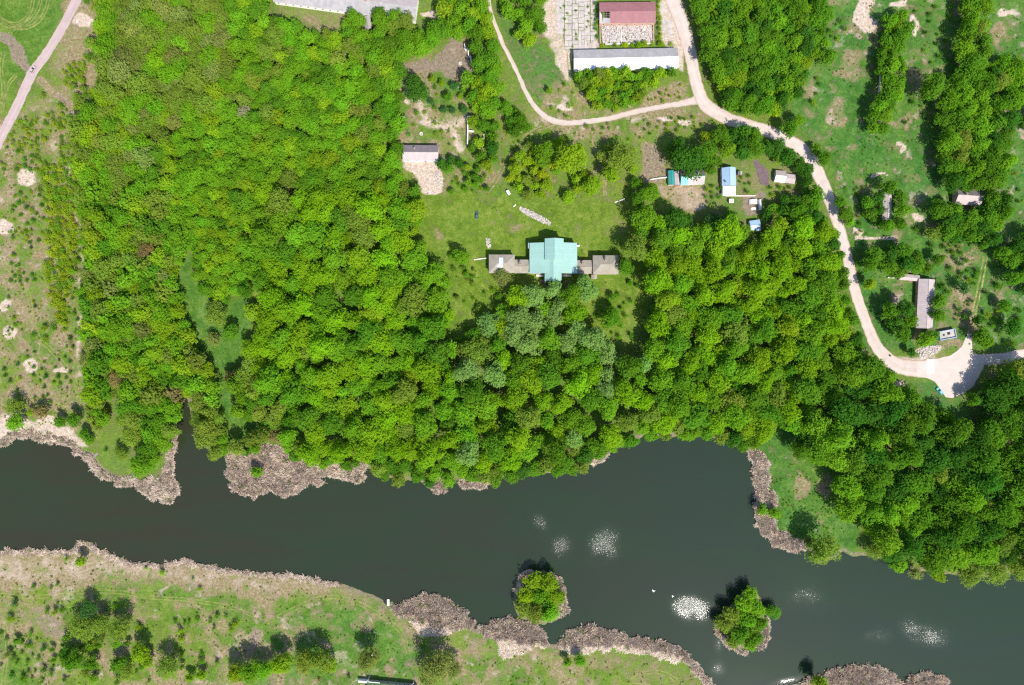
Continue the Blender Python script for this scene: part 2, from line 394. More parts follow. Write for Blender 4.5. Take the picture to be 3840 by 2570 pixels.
def mat_reed():
    m, nt, out = new_mat('dry_reed')
    tone = attr(nt, 'tone').outputs['Fac']; n1 = noise(nt, pos(nt), 0.12, 4)
    col = ramp(nt, tone, [(0.0, (0.260, 0.190, 0.150)), (0.45, (0.500, 0.395, 0.310)), (1.0, (0.740, 0.630, 0.500))])
    col = mix(nt, mapr(nt, n1, 0.4, 0.7, 0, 0.5), col, mix(nt, 1.0, col, (0.80, 0.74, 0.76), 'MULTIPLY'))
    n2 = noise(nt, pos(nt), 0.22, 4, 0.6)
    col = mix(nt, mapr(nt, n2, 0.56, 0.68, 0, 0.75), col, (0.170, 0.210, 0.070))
    d = N(nt, 'ShaderNodeBsdfDiffuse'); nt.links.new(col, d.inputs['Color'])
    t = N(nt, 'ShaderNodeBsdfTranslucent'); nt.links.new(col, t.inputs['Color'])
    ms = N(nt, 'ShaderNodeMixShader'); ms.inputs[0].default_value = 0.35
    nt.links.new(d.outputs[0], ms.inputs[1]); nt.links.new(t.outputs[0], ms.inputs[2]); nt.links.new(ms.outputs[0], out.inputs['Surface'])
    return m
M['reed'] = mat_reed()
# ------------------------------------------------------------------ the river and the ground sheet
NORTH = [(-26000, 1500), (-300, 1650), (0, 1665), (31, 1629), (95, 1620), (125, 1645), (190, 1645), (230, 1645), (270, 1665), (300, 1695), (345, 1715), (360, 1745), (400, 1780), (440, 1800), (490, 1795), (520, 1820), (540, 1850), (600, 1862), (630, 1875), (652, 1862), (662, 1838), (640, 1800), (630, 1770), (642, 1735), (633, 1715), (640, 1670), (650, 1645), (668, 1615), (664, 1570), (664, 1510), (680, 1482), (703, 1500), (716, 1560), (722, 1580), (758, 1592), (756, 1640), (772, 1680), (805, 1706), (845, 1700), (862, 1690), (852, 1760), (865, 1820), (900, 1848), (945, 1862), (985, 1843), (1000, 1830), (1050, 1848), (1090, 1848), (1140, 1828), (1165, 1800), (1205, 1826), (1212, 1812), (1190, 1790), (1240, 1775), (1300, 1785), (1335, 1797), (1352, 1783), (1362, 1752), (1395, 1765), (1430, 1790), (1500, 1800), (1570, 1805), (1610, 1835), (1650, 1835), (1672, 1805), (1720, 1800), (1770, 1815), (1830, 1805), (1870, 1788), (1920, 1798), (1945, 1785), (2000, 1780), (2090, 1775), (2160, 1765), (2195, 1755), (2222, 1738), (2260, 1713), (2280, 1693), (2335, 1675), (2360, 1656), (2400, 1645), (2420, 1628), (2450, 1636), (2500, 1645), (2540, 1636), (2580, 1648), (2615, 1630), (2630, 1612), (2650, 1635), (2700, 1655), (2740, 1668), (2790, 1685), (2815, 1703), (2825, 1730), (2825, 1780), (2840, 1840), (2845, 1900), (2840, 1920), (2848, 1980), (2890, 2020), (2920, 2050), (2970, 2062), (3010, 2052), (3035, 2065), (3055, 2100), (3080, 2112), (3120, 2098), (3150, 2080), (3165, 2070), (3200, 2088), (3240, 2085), (3300, 2095), (3350, 2115), (3410, 2135), (3440, 2145), (3500, 2145), (3560, 2155), (3630, 2165), (3720, 2165), (3840, 2145), (4200, 2120), (28000, 2000)]
SOUTH = [(28000, 3200), (4300, 2760), (3640, 2660), (3560, 2572), (3530, 2546), (3490, 2527), (3440, 2532), (3400, 2552), (3380, 2562), (3340, 2537), (3300, 2503), (3240, 2493), (3170, 2503), (3110, 2518), (3050, 2538), (2990, 2562), (2920, 2600), (2800, 2650), (2700, 2610), (2670, 2572), (2650, 2542), (2620, 2502), (2590, 2467), (2560, 2437), (2500, 2417), (2420, 2394), (2370, 2392), (2290, 2367), (2230, 2352), (2170, 2357), (2110, 2387), (2088, 2418), (2064, 2418), (2045, 2387), (2020, 2367), (1990, 2340), (1920, 2316), (1900, 2312), (1850, 2332), (1810, 2352), (1780, 2362), (1770, 2347), (1770, 2327), (1740, 2292), (1700, 2267), (1650, 2240), (1600, 2232), (1540, 2247), (1500, 2267), (1465, 2255), (1458, 2272), (1448, 2270), (1430, 2247), (1400, 2234), (1340, 2212), (1270, 2187), (1200, 2180), (1130, 2166), (1110, 2157), (1050, 2157), (1000, 2155), (920, 2147), (850, 2132), (800, 2127), (740, 2114), (700, 2107), (640, 2114), (590, 2117), (480, 2107), (410, 2087), (360, 2057), (345, 2037), (330, 2030), (305, 2037), (275, 2057), (250, 2067), (130, 2067), (0, 2067), (-400, 2070), (-26000, 2100)]
WATER = NORTH + SOUTH
ISLES = [[(1930, 2190), (1950, 2150), (1995, 2142), (2040, 2140), (2085, 2160), (2112, 2195), (2122, 2240), (2115, 2290), (2095, 2325), (2040, 2345), (1985, 2335), (1940, 2310), (1925, 2260)],
         [(2700, 2310), (2745, 2265), (2790, 2215), (2830, 2210), (2855, 2250), (2865, 2300), (2882, 2350), (2880, 2400), (2850, 2432), (2790, 2440), (2720, 2400), (2690, 2350)]]
def wpoly(poly, z=0.0): return [tuple(P(u, v, z)[:2]) for u, v in poly]
WATER_M = wpoly(WATER); ISLES_M = [wpoly(q) for q in ISLES]

def axis(lo, hi, step, far):
    core = list(np.arange(lo, hi + step * 0.5, step)); g = step; x = core[-1]; up = []
    while x < far: g *= 1.32; x += g; up.append(x)
    g = step; x = core[0]; dn = []
    while x > -far: g *= 1.32; x -= g; dn.append(x)
    return np.array(dn[::-1] + core + up)
gx = axis(-302, 302, 1.15, 4200); gy = axis(-206, 206, 1.15, 4200)
GX, GY = np.meshgrid(gx, gy); gp = np.stack([GX.ravel(), GY.ravel()], 1)
gu = gp[:, 0] / S + CU; gv = CV - gp[:, 1] / S
sd = sdist(gp, WATER_M)
near = (np.abs(gp[:, 0]) < 400) & (np.abs(gp[:, 1]) < 300)
for q in ISLES_M:
    s2 = np.full(len(gp), -1e3); s2[near] = sdist(gp[near], q); sd = np.minimum(sd, -s2)
sd = sd + (fbm(gp[:, 0] * 0.5, gp[:, 1] * 0.5, 3) - 0.5) * 1.6
gz = np.clip(-0.35 - 0.14 * sd, -1.6, 0.0)

warp_u = gu + (fbm(gu / 60, gv / 60, 4) - 0.5) * 46; warp_v = gv + (fbm(gu / 60 + 90, gv / 60 + 40, 4) - 0.5) * 46
wp = np.stack([warp_u, warp_v], 1)
A = {k: np.zeros(len(gp)) for k in ('dry', 'bare', 'lush', 'soil')}
A['dry'] += 0.30; A['lush'] += 0.25
def region(k, poly, val, soft=18, mode='set'):
    p = np.array(poly, float)
    sel = (wp[:, 0] > p[:, 0].min() - soft) & (wp[:, 0] < p[:, 0].max() + soft) & (wp[:, 1] > p[:, 1].min() - soft) & (wp[:, 1] < p[:, 1].max() + soft)
    if not sel.any(): return
    w = np.clip(sdist(wp[sel], poly) / soft * 0.5 + 0.5, 0, 1); w = w * w * (3 - 2 * w)
    a = A[k][sel]
    A[k][sel] = a * (1 - w) + val * w if mode == 'set' else np.maximum(a, val * w)
def spot(k, u, v, a, b=None, t=0, val=1.0):
    b = b or a; c, s = math.cos(R(t)), math.sin(R(t))
    du, dv = wp[:, 0] - u, wp[:, 1] - v
    d = np.sqrt(((du * c + dv * s) / a) ** 2 + ((-du * s + dv * c) / b) ** 2)
    w = np.clip((1.25 - d) / 0.5, 0, 1); A[k][:] = np.maximum(A[k], val * w * w * (3 - 2 * w))
def band(k, pts, width, val, soft=8):
    d = np.full(len(gp), 1e9); q = np.stack([gu, gv], 1)
    for a, b in zip(pts[:-1], pts[1:]):
        a = np.array(a, float); b = np.array(b, float); ab = b - a
        t = np.clip(((q - a) @ ab) / (ab @ ab), 0, 1); e = q - (a + t[:, None] * ab); d = np.minimum(d, (e * e).sum(1))
    w = np.clip((width - np.sqrt(d)) / soft + 0.5, 0, 1); A[k][:] = np.maximum(A[k], val * w)

# how dry or lush the meadows are
region('dry', [(-900, 380), (120, 420), (300, 300), (330, 800), (320, 1620), (-900, 1700)], 0.47, 60)
region('dry', [(240, -200), (430, -200), (400, 330), (300, 330), (200, 250)], 0.62, 40)
region('lush', [(-900, -200), (260, -200), (250, 60), (90, 300), (-100, 520), (-900, 600)], 0.45, 30)
region('dry', [(-900, -200), (240, -200), (230, 60), (80, 300), (-100, 520), (-900, 600)], 0.12, 30)
region('dry', [(-900, 2040), (360, 2040), (1000, 2150), (1420, 2250), (1380, 2290), (1000, 2260), (700, 2200), (420, 2190), (150, 2210), (-900, 2215)], 0.66, 40)
region('bare', [(-900, 2085), (300, 2075), (1000, 2170), (1300, 2220), (1000, 2215), (700, 2175), (400, 2165), (100, 2195), (-900, 2195)], 0.34, 40)
region('dry', [(-900, 2215), (900, 2260), (1250, 2260), (1500, 2330), (2000, 2430), (2500, 2470), (2700, 2700), (-900, 2800)], 0.38, 50)
region('lush', [(1060, 2260), (1400, 2240), (1560, 2380), (1600, 2700), (900, 2700), (1000, 2450)], 0.62, 50)
region('dry', [(1060, 2260), (1400, 2240), (1500, 2380), (1560, 2700), (1200, 2700), (1100, 2450)], 0.25, 50)
region('lush', [(2950, -200), (5000, -200), (5000, 1320), (3700, 1330), (3300, 1300), (3180, 900), (3110, 620), (2960, 470)], 0.80, 40)
region('dry', [(2950, -200), (5000, -200), (5000, 1320), (3700, 1330), (3300, 1300), (3180, 900), (3110, 620), (2960, 470)], 0.24, 40)
region('lush', [(2840, 1660), (2960, 1580), (3260, 1700), (3200, 2100), (2900, 2060), (2860, 1900)], 0.68, 20)
region('dry', [(2840, 1660), (2960, 1580), (3260, 1700), (3200, 2100), (2900, 2060), (2860, 1900)], 0.10, 20)
region('lush', [(700, 960), (730, 950), (712, 1020), (800, 1120), (925, 1110), (935, 1260), (900, 1340), (860, 1440), (890, 1560), (1000, 1590), (920, 1660), (860, 1660), (830, 1560), (800, 1420), (740, 1330), (680, 1150), (650, 1050)], 0.62, 14)
region('dry', [(700, 960), (730, 950), (712, 1020), (800, 1120), (925, 1110), (935, 1260), (900, 1340), (860, 1440), (890, 1560), (1000, 1590), (920, 1660), (860, 1660), (830, 1560), (800, 1420), (740, 1330), (680, 1150), (650, 1050)], 0.05, 14)
region('dry', [(1570, 720), (2440, 780), (2480, 960), (2430, 1200), (2200, 1280), (1700, 1300), (1560, 960)], 0.14, 30)
region('lush', [(1570, 720), (2440, 780), (2480, 960), (2430, 1200), (2200, 1280), (1700, 1300), (1560, 960)], 0.0, 30)
region('lush', [(1860, 60), (2010, 120), (2100, 240), (2120, 330), (2030, 390), (1960, 300)], 0.75, 20)
region('lush', [(3200, 1340), (3420, 1300), (3420, 1100), (3300, 1040), (3230, 1060)], 0.85, 16)
region('lush', [(3340, 1420), (3520, 1430), (3560, 1500), (3700, 1420), (3700, 1640), (3600, 1640), (3480, 1520)], 0.85, 14)
region('dry', [(2140, 390), (2560, 390), (2620, 410), (2680, 460), (2500, 500), (2200, 520), (2100, 480)], 0.45, 30)
region('dry', [(2060, 330), (2180, 300), (2240, 420), (2100, 450), (2030, 400)], 0.40, 24)
region('dry', [(2400, 370), (2560, 300), (2580, 370), (2420, 400)], 0.65, 20)
region('lush', [(1500, 620), (1700, 560), (1880, 600), (1860, 720), (1680, 720)], 0.35, 20)
region('dry', [(1490, 230), (1760, 140), (1780, 560), (1500, 560)], 0.42, 20)
region('lush', [(1600, 270), (1720, 280), (1750, 430), (1650, 440), (1590, 360)], 0.5, 16)
region('dry', [(1040, 20), (1300, 60), (1260, 120), (1180, 100)], 0.5, 14)
# pale bare patches
for a in [(107, 670, 38, 36), (12, 850, 34, 34), (40, 1247, 34, 34), (107, 1376, 27, 34), (18, 1135, 26, 22), (320, 75, 38, 26), (402, 62, 20, 26), (250, 640, 18, 24), (225, 1385, 30, 12),
          (3372, 10, 40, 14), (3427, 98, 17, 38), (3775, 42, 42, 17), (262, 430, 24, 16), (170, 1585, 34, 20), (60, 1560, 20, 20), (1620, 50, 40, 12),
          (3360, 538, 14, 9), (3285, 665, 16, 8), (3310, 660, 18, 6), (3378, 555, 10, 16), (3440, 820, 20, 12), (3235, 870, 10, 16), (2490, 445, 22, 10), (2560, 465, 24, 10), (2120, 400, 26, 16),
          (1530, 385, 8, 8), (1600, 455, 26, 10), (1870, 330, 10, 20), (2450, 2050, 1, 1), (1380, 2455, 16, 8)]:
    spot('bare', *a[:4], val=0.8)
region('bare', [(3215, -20), (3290, -20), (3252, 50), (3288, 90), (3284, 132), (3240, 128), (3198, 88), (3208, 40)], 0.95, 10)
region('bare', [(283, 830), (304, 830), (314, 1100), (311, 1420), (286, 1420), (298, 1100)], 0.62, 16)
region('bare', [(0, 1550), (120, 1580), (270, 1600), (340, 1680), (300, 1690), (200, 1640), (90, 1615), (-40, 1650)], 0.66, 16)
region('bare', [(1513, 602), (1628, 602), (1640, 650), (1660, 700), (1660, 722), (1572, 722), (1560, 680), (1530, 640)], 1.1, 8)
region('bare', [(2040, -60), (2245, -60), (2245, 190), (2140, 200), (2150, 330), (2118, 310), (2062, 170), (2040, 80)], 0.62, 14)
region('bare', [(2470, -60), (2540, -60), (2560, 150), (2570, 270), (2520, 240), (2470, 120)], 0.75, 12)
for a in [(3175, 230, 22, 60), (3165, 270, 40, 30), (3130, 430, 46, 64), (3130, 330, 22, 30), (3435, 205, 34, 40), (3745, 120, 30, 50), (3200, 250, 30, 40), (3120, 560, 36, 14), (3620, 500, 40, 20), (3600, 1120, 60, 60), (3560, 990, 60, 30), (3450, 480, 30, 20), (3030, 330, 24, 50),
          (3090, 1810, 30, 60), (3010, 1830, 30, 60), (3070, 1950, 26, 30), (3500, 1340, 60, 24), (3590, 1290, 40, 20)]:
    spot('dry', *a[:4], val=0.48)
for a in [(2300, 850, 60, 40), (1950, 860, 40, 20), (1830, 835, 26, 16), (1640, 900, 20, 40), (2160, 850, 20, 30), (1640, 1060, 50, 14)]: spot('dry', *a, val=0.34)
# brown earth
region('soil', [(1500, 235), (1560, 225), (1620, 218), (1700, 135), (1742, 165), (1772, 264), (1680, 286), (1622, 262), (1560, 268), (1548, 335), (1500, 335)], 0.85, 12)
band('bare', [(1530, 335), (1580, 400), (1600, 465), (1690, 480), (1745, 445)], 16, 0.55, 22)
band('bare', [(1700, 490), (1725, 560)], 18, 0.55, 22)
region('soil', [(2415, 520), (2450, 528), (2504, 640), (2504, 680), (2420, 682), (2410, 600)], 0.55, 8)
region('dry', [(2415, 520), (2450, 528), (2504, 640), (2504, 680), (2420, 682), (2410, 600)], 0.8, 8)
region('dry', [(2460, 692), (2652, 700), (2656, 770), (2590, 812), (2555, 790), (2470, 730)], 0.75, 10)
region('bare', [(2460, 692), (2652, 700), (2656, 790), (2590, 812), (2555, 790), (2470, 730)], 0.30, 10)
region('soil', [(2790, 735), (2860, 738), (2862, 810), (2800, 815)], 0.8, 6)
region('dry', [(2650, 600), (3000, 640), (2980, 760), (2860, 740), (2660, 760)], 0.40, 20)
region('soil', [(90, 2285), (160, 2280), (260, 2340), (280, 2400), (200, 2390), (110, 2340)], 0.42, 20)
region('soil', [(940, 2350), (990, 2350), (975, 2430), (925, 2450)], 0.6, 14)
region('soil', [(1180, 2385), (1250, 2405), (1240, 2445), (1200, 2430)], 0.5, 8)
region('bare', [(3340, 1345), (3540, 1320), (3510, 1350), (3400, 1365)], 0.55, 8)
spot('bare', 3480, 1310, 60, 14, val=0.85); spot('bare', 3375, 1430, 18, 12, 30, 0.7)
band('bare', [(3205, 860), (3215, 893), (3280, 895), (3355, 893)], 6, 1.0, 5)
band('dry', [(150, 300), (200, 350), (260, 390), (340, 435)], 14, 0.85, 10)
band('soil', [(215, 355), (260, 388)], 7, 0.8, 6)
region('soil', [(-20, 105), (50, 135), (118, 245), (95, 272), (50, 230), (25, 180), (-20, 140)], 1.2, 5)
# broad mottling of the rough meadows
def mottle(poly, dry=0.0, bare=0.0, soil=0.0, soft=40):
    p = np.array(poly, float); sel = (gu > p[:, 0].min() - soft) & (gu < p[:, 0].max() + soft) & (gv > p[:, 1].min() - soft) & (gv < p[:, 1].max() + soft)
    w = np.clip(sdist(np.stack([gu[sel], gv[sel]], 1), poly) / soft * 0.5 + 0.5, 0, 1); u, v = warp_u[sel], warp_v[sel]
    A['dry'][sel] += w * dry * (fbm(u / 42 + 5, v / 42 + 9, 5) - 0.5) * 2
    A['bare'][sel] = np.maximum(A['bare'][sel], w * bare * np.clip((fbm(u / 34 + 70, v / 34 + 20, 5) - 0.50) * 4, 0, 1))
    A['soil'][sel] = np.maximum(A['soil'][sel], w * soil * np.clip((fbm(u / 30 + 30, v / 30 + 60, 5) - 0.48) * 4, 0, 1))
mottle([(-900, 2060), (700, 2120), (1400, 2260), (2100, 2430), (2700, 2700), (-900, 2800)], 0.55, 0.33, 0.36)
mottle([(-900, 420), (300, 330), (310, 1620), (-900, 1650)], 0.45, 0.33, 0.32)
mottle([(2960, -100), (5000, -100), (5000, 1330), (3300, 1300), (3120, 640), (2980, 470)], 0.50, 0.34, 0.26)
mottle([(1560, 720), (2460, 780), (2420, 1280), (1700, 1290)], 0.22, 0.0, 0.0)
mottle([(2040, 300), (2560, 270), (2660, 420), (2400, 520), (1900, 540)], 0.50, 0.40, 0.25)
mottle([(2850, 1660), (3200, 1700), (3200, 2080), (2880, 2050)], 0.40, 0.20, 0.0)
mottle([(1480, 220), (1780, 130), (1880, 720), (1500, 720)], 0.5, 0.33, 0.3)
# dried strand along the water
edge = np.clip(1 - np.abs(sd + 1.2) / 2.2, 0, 1); A['soil'] = np.maximum(A['soil'], edge * 0.7)

ny, nx = GX.shape
ii = (np.arange(ny - 1)[:, None] * nx + np.arange(nx - 1)[None, :]).ravel()
gm = fast_mesh('ground', np.column_stack([gp, gz]), np.column_stack([ii, ii + 1, ii + nx + 1, ii + nx]), M['ground'])
for k, a in A.items():
    at = gm.attributes.new(k, 'FLOAT', 'POINT'); at.data.foreach_set('value', a.astype(np.float32))
gm.polygons.foreach_set('use_smooth', np.ones(len(gm.polygons), bool))
tag(link(bpy.data.objects.new('ground', gm)), 'rough green and straw coloured meadow ground around the river', kind='structure')
w = obj('water', [(-4200, -4200, -0.35), (4200, -4200, -0.35), (4200, 4200, -0.35), (-4200, 4200, -0.35)], [(0, 1, 2, 3)], M['water'])
tag(w, 'dark slow river water across the lower half', kind='structure')

# ------------------------------------------------------------------ roads, lanes, wheel tracks
def smooth_path(pts, step=2.0):
    p = [np.array(q, float) for q in pts]; out = []
    p = [2 * p[0] - p[1]] + p + [2 * p[-1] - p[-2]]
    for i in range(1, len(p) - 2):
        n = max(2, int(np.linalg.norm((p[i + 1] - p[i])[:2]) * S / step))
        for t in np.linspace(0, 1, n, endpoint=False):
            a, b, c, d = p[i - 1], p[i], p[i + 1], p[i + 2]
            out.append(0.5 * (2 * b + (c - a) * t + (2 * a - 5 * b + 4 * c - d) * t * t + (3 * b - a - 3 * c + d) * t ** 3))
    out.append(p[-2]); return np.array(out)

def strip(name, pts, z, mat, label, jit=0.5, kind='structure', off=0.0, width=None, parent=None):
    q = smooth_path([(*x[:2], x[2] if len(x) > 2 else (width or 4) / S) for x in pts])
    xy = np.column_stack([(q[:, 0] - CU) * S, (CV - q[:, 1]) * S]); w = q[:, 2] * S
    d = np.gradient(xy, axis=0); d /= np.linalg.norm(d, axis=1)[:, None] + 1e-9
    nrm = np.column_stack([-d[:, 1], d[:, 0]]); n = len(xy)
    xy = xy + nrm * off
    jl = (rng.random(n) - 0.5) * jit; jr = (rng.random(n) - 0.5) * jit
    cols = [xy + nrm * (w / 2 + jl)[:, None], xy + nrm * (w / 5)[:, None], xy - nrm * (w / 5)[:, None], xy - nrm * (w / 2 + jr)[:, None]]
    vs = np.concatenate([np.column_stack([c, np.full(n, z)]) for c in cols])
    i = np.arange(n - 1); fs = np.concatenate([np.column_stack([i + (k + 1) * n, i + (k + 1) * n + 1, i + k * n + 1, i + k * n]) for k in range(3)])
    m = fast_mesh(name, vs, fs, mat)
    uvl = m.uv_layers.new(name='UVMap'); us = np.repeat([0, 0.3, 0.7, 1.0], n); dist = np.tile(np.concatenate([[0], np.cumsum(np.linalg.norm(np.diff(xy, axis=0), axis=1))]), 4)
    li = np.zeros(len(m.loops), np.int32); m.loops.foreach_get('vertex_index', li)
    uvl.data.foreach_set('uv', np.column_stack([us[li], dist[li]]).astype(np.float32).ravel())
    o = link(bpy.data.objects.new(name, m), parent)
    if parent is None: tag(o, label, kind=kind)
    return o

strip('main_road', [(2290, -640, 60), (2340, -520, 60), (2385, -400, 60), (2430, -280, 60), (2470, -160, 60), (2505, -50, 60), (2532, 20, 58), (2562, 100, 55), (2586, 190, 50), (2602, 268, 46), (2616, 330, 48), (2645, 392, 52), (2710, 437, 52), (2770, 460, 48), (2866, 488, 46), (2925, 513, 48), (3003, 556, 50), (3050, 612, 50), (3086, 690, 48), (3106, 735, 46), (3122, 784, 44), (3143, 841, 42), (3172, 944, 42), (3196, 1046, 42), (3216, 1122, 42), (3246, 1203, 42), (3272, 1270, 44), (3292, 1305, 46), (3322, 1340, 50), (3364, 1370, 58), (3420, 1382, 64), (3500, 1384, 70), (3580, 1375, 66), (3660, 1352, 46), (3764, 1344, 44), (3840, 1330, 44), (3990, 1305, 44), (4140, 1285, 44), (4290, 1268, 44), (4440, 1255, 44)], 0.030, M['road'], 'pale pinkish dirt road winding from the sheds to the turning place')
strip('lane', [(1770, -320, 12), (1788, -240, 12), (1806, -160, 12), (1822, -80, 12), (1834, 0, 12), (1844, 54, 14), (1862, 103, 16), (1888, 170, 16), (1920, 232, 17), (1946, 286, 17), (1973, 348, 18), (2003, 397, 20), (2038, 433, 22), (2079, 455, 24), (2132, 462, 22), (2212, 455, 21), (2279, 446, 21), (2346, 429, 21), (2413, 413, 22), (2503, 397, 22), (2570, 386, 26), (2622, 372, 40)], 0.018, M['lane'], 'narrow pale dirt lane curving round to the road fork')
strip('gravel_road', [(545, -480, 36), (475, -350, 36), (400, -220, 36), (330, -90, 36), (287, 0, 36), (262, 50, 36), (236, 100, 36), (195, 170, 36), (150, 235, 37), (126, 265, 38), (95, 330, 38), (62, 402, 38), (18, 488, 36), (-30, 590, 36), (-80, 700, 36), (-130, 810, 36), (-180, 920, 36)], 0.018, M['pinkroad'], 'straight pink gravel road crossing the upper left corner')
def sheet(name, poly, z, mat, label):
    vs = [P(u, v) for u, v in poly]; vs = [(a.x, a.y, z) for a in vs]
    if sum((b[0] - a[0]) * (b[1] + a[1]) for a, b in zip(vs, vs[1:] + vs[:1])) > 0: vs = vs[::-1]
    o = obj(name, vs, [tuple(range(len(vs)))], mat)
    o.data.uv_layers.new(name='UVMap')
    for l in o.data.uv_layers[0].data: l.uv = (0.5, 0.0)
    tag(o, label, kind='structure'); return o
def rough_poly(poly, j=2.0, step=10):
    out = []
    for (a, b), (c, d) in zip(poly, poly[1:] + poly[:1]):
        n = max(1, int(math.hypot(c - a, d - b) / step))
        for i in range(n):
            t = i / n; k = j if i else j * 0.3
            out.append((a + (c - a) * t + random.uniform(-k, k), b + (d - b) * t + random.uniform(-k, k)))
    return out
sheet('turning_place', rough_poly([(3440, 1360), (3500, 1348), (3560, 1336), (3588, 1318), (3606, 1302), (3620, 1270), (3628, 1250), (3642, 1252), (3646, 1300), (3650, 1326), (3690, 1336), (3690, 1372), (3672, 1411), (3650, 1448), (3610, 1478), (3572, 1493), (3546, 1490), (3526, 1460), (3506, 1432), (3480, 1420), (3440, 1412)], 1.6), 0.040, M['road'], 'pale dirt turning place bulging south of the road bend')
sl = MB(); sl.slab([(*P(3475, 1402)[:2], 0.075), (*P(3503, 1402)[:2], 0.075), (*P(3503, 1347)[:2], 0.075), (*P(3475, 1347)[:2], 0.075)], 0.06)
tag(sl.build('road_slab', M['pale_concrete']), 'whitish concrete slab laid across the road by the turning place', kind='structure')
sheet('tilled_plot', rough_poly([(2824, 598), (2840, 602), (2862, 622), (2882, 640), (2884, 690), (2868, 697), (2850, 690), (2838, 650)], 0.8), 0.012, M['tilled'], 'dark freshly tilled garden plot')
for k in range(11):      # raised furrows on the plot
    v = 612 + k * 7.6; u0 = 2827 + k * 2.4; u1 = min(2882, 2846 + k * 6.2)
    a, b = P(u0, v), P(u1, v + 2.5)
    f = MB().tube((a.x, a.y, -0.05), (b.x, b.y, -0.05), 0.28, 0.24, 6)
    o = f.build('furrow', M['tilled'], bpy.data.objects['tilled_plot'])
def track(pts, mat, label, gauge=1.7, w=0.7, name='wheel_track'):
    o = strip(name, pts, 0.010, mat, label, 0.35, off=gauge / 2, width=w)
    strip('rut', pts, 0.010, mat, None, 0.35, off=-gauge / 2, width=w, parent=o)
track([(3636, 1255), (3645, 1210), (3658, 1150), (3680, 1050), (3696, 962)], M['rut'], 'pair of yellowish wheel ruts leading north from the turning place', 2.0, 0.9)
track([(2082, 462), (2030, 480), (1990, 500), (1950, 535), (1925, 572), (1890, 622), (1850, 690), (1826, 724)], M['rut_brown'], 'brown wheel ruts running from the lane down to the manor lawn', 1.8, 0.8)
track([(2232, 462), (2228, 540), (2246, 595), (2264, 650), (2270, 735)], M['rut_brown'], 'thin brown path between the orchard and the hedged garden', 1.2, 0.9)
track([(-60, 900), (0, 970), (60, 1040), (105, 1100), (120, 1180), (140, 1258), (190, 1312), (250, 1380), (284, 1440), (298, 1520), (310, 1562), (345, 1602), (372, 1645)], M['rut_pale'], 'long faint wheel track through the dry scrub meadow')
track([(60, 1502), (120, 1500), (200, 1512), (262, 1542), (308, 1572)], M['rut_pale'], 'faint wheel track joining above the reedy west bank')
track([(-60, 2225), (0, 2230), (100, 2240), (200, 2234), (330, 2220), (450, 2222), (560, 2240), (700, 2250), (850, 2275), (960, 2312)], M['rut_pale'], 'faint wheel track along the dry south bank', 1.6, 0.6)
track([(-20, 2290), (0, 2320), (20, 2350), (25, 2450), (6, 2600)], M['rut_pale'], 'faint wheel track in the lower left corner')
track([(1000, 2335), (1100, 2285), (1200, 2243), (1300, 2247), (1400, 2292), (1500, 2365), (1532, 2450)], M['rut_pale'], 'looping wheel track over the green south meadow', 1.8, 0.6)
for i, (p, l) in enumerate([([(-40, 40), (20, 82), (60, 90), (95, 72), (118, 30), (128, -30)], 'inner curved tyre track in the corner field'),
                            ([(-40, 52), (20, 95), (70, 102), (112, 78), (142, 36), (160, -30)], 'middle curved tyre track in the corner field'),
                            ([(36, 128), (52, 108), (100, 104), (140, 84), (170, 40), (190, -30)], 'outer curved tyre track in the corner field'),
                            ([(-20, 440), (10, 380), (30, 320), (60, 282)], 'branching tyre track beside the dark field patch'),
                            ([(8, 430), (12, 330), (4, 250), (14, 196)], 'pale tyre track at the field edge')]):
    track(p, M['rut_pale'], l, 1.5, 0.8)
track([(2132, 200), (2140, 290), (2152, 350), (2170, 430)], M['rut_pale'], 'grassy wheel track between white barn and lane')
track([(2440, 2575), (2360, 2560), (2440, 2520), (2520, 2540), (2570, 2600)], M['rut_pale'], 'grassy loop track on the south bank')

# cracked concrete yard: every slab its own piece
yard = tag(sheet('paved_yard', [(2086, -60), (2236, -60), (2237, 150), (2180, 182), (2120, 188), (2108, 120)], 0.008, M['joint'], 'cracked pale concrete yard beside the maroon roofed ruin'), kind='structure')
slabs = []
for (u0, u1) in ((2087, 2115), (2118, 2144), (2147, 2168), (2169.5, 2190), (2191.5, 2212), (2215, 2236)):
    v = -40.0 + random.uniform(0, 8)
    while v < 178:
        h = random.uniform(12, 24); v1 = min(v + h, 186)
        if not (u0 < 2110 and v > 110) and v1 - v > 6:
            cut = random.random() < 0.55
            segs = [(u0, u1)] if not cut else [(u0, u0 + (u1 - u0) * random.uniform(0.35, 0.65))]
            if cut: segs.append((segs[0][1] + 1.0, u1))
            for a, b in segs:
                j = lambda: random.uniform(-1.1, 1.1)
                slabs.append([(a + j(), v1 + j()), (b + j(), v1 + j()), (b + j(), v + j()), (a + j(), v + j())])
        v = v1 + 1.4
for q in slabs:
    z = 0.05 + random.uniform(0, 0.03)
    MB().slab([(*P(u, vv)[:2], z) for u, vv in q], 0.045).build('concrete_slab', M['concrete'], yard)
for q in ([(2492, 70), (2500, 68), (2524, 92), (2515, 130), (2520, 150), (2508, 138), (2498, 118)], [(2478, 10), (2490, 12), (2492, 40), (2486, 60), (2478, 50)], [(2486, 66), (2491, 80), (2496, 120), (2488, 118), (2484, 84)]):
    qq = [(*P(u, vv)[:2], 0.06) for u, vv in q]
    if sum((b[0] - a[0]) * (b[1] + a[1]) for a, b in zip(qq, qq[1:] + qq[:1])) > 0: qq = qq[::-1]
    MB().slab(qq, 0.045).build('concrete_slab', M['concrete'], yard)
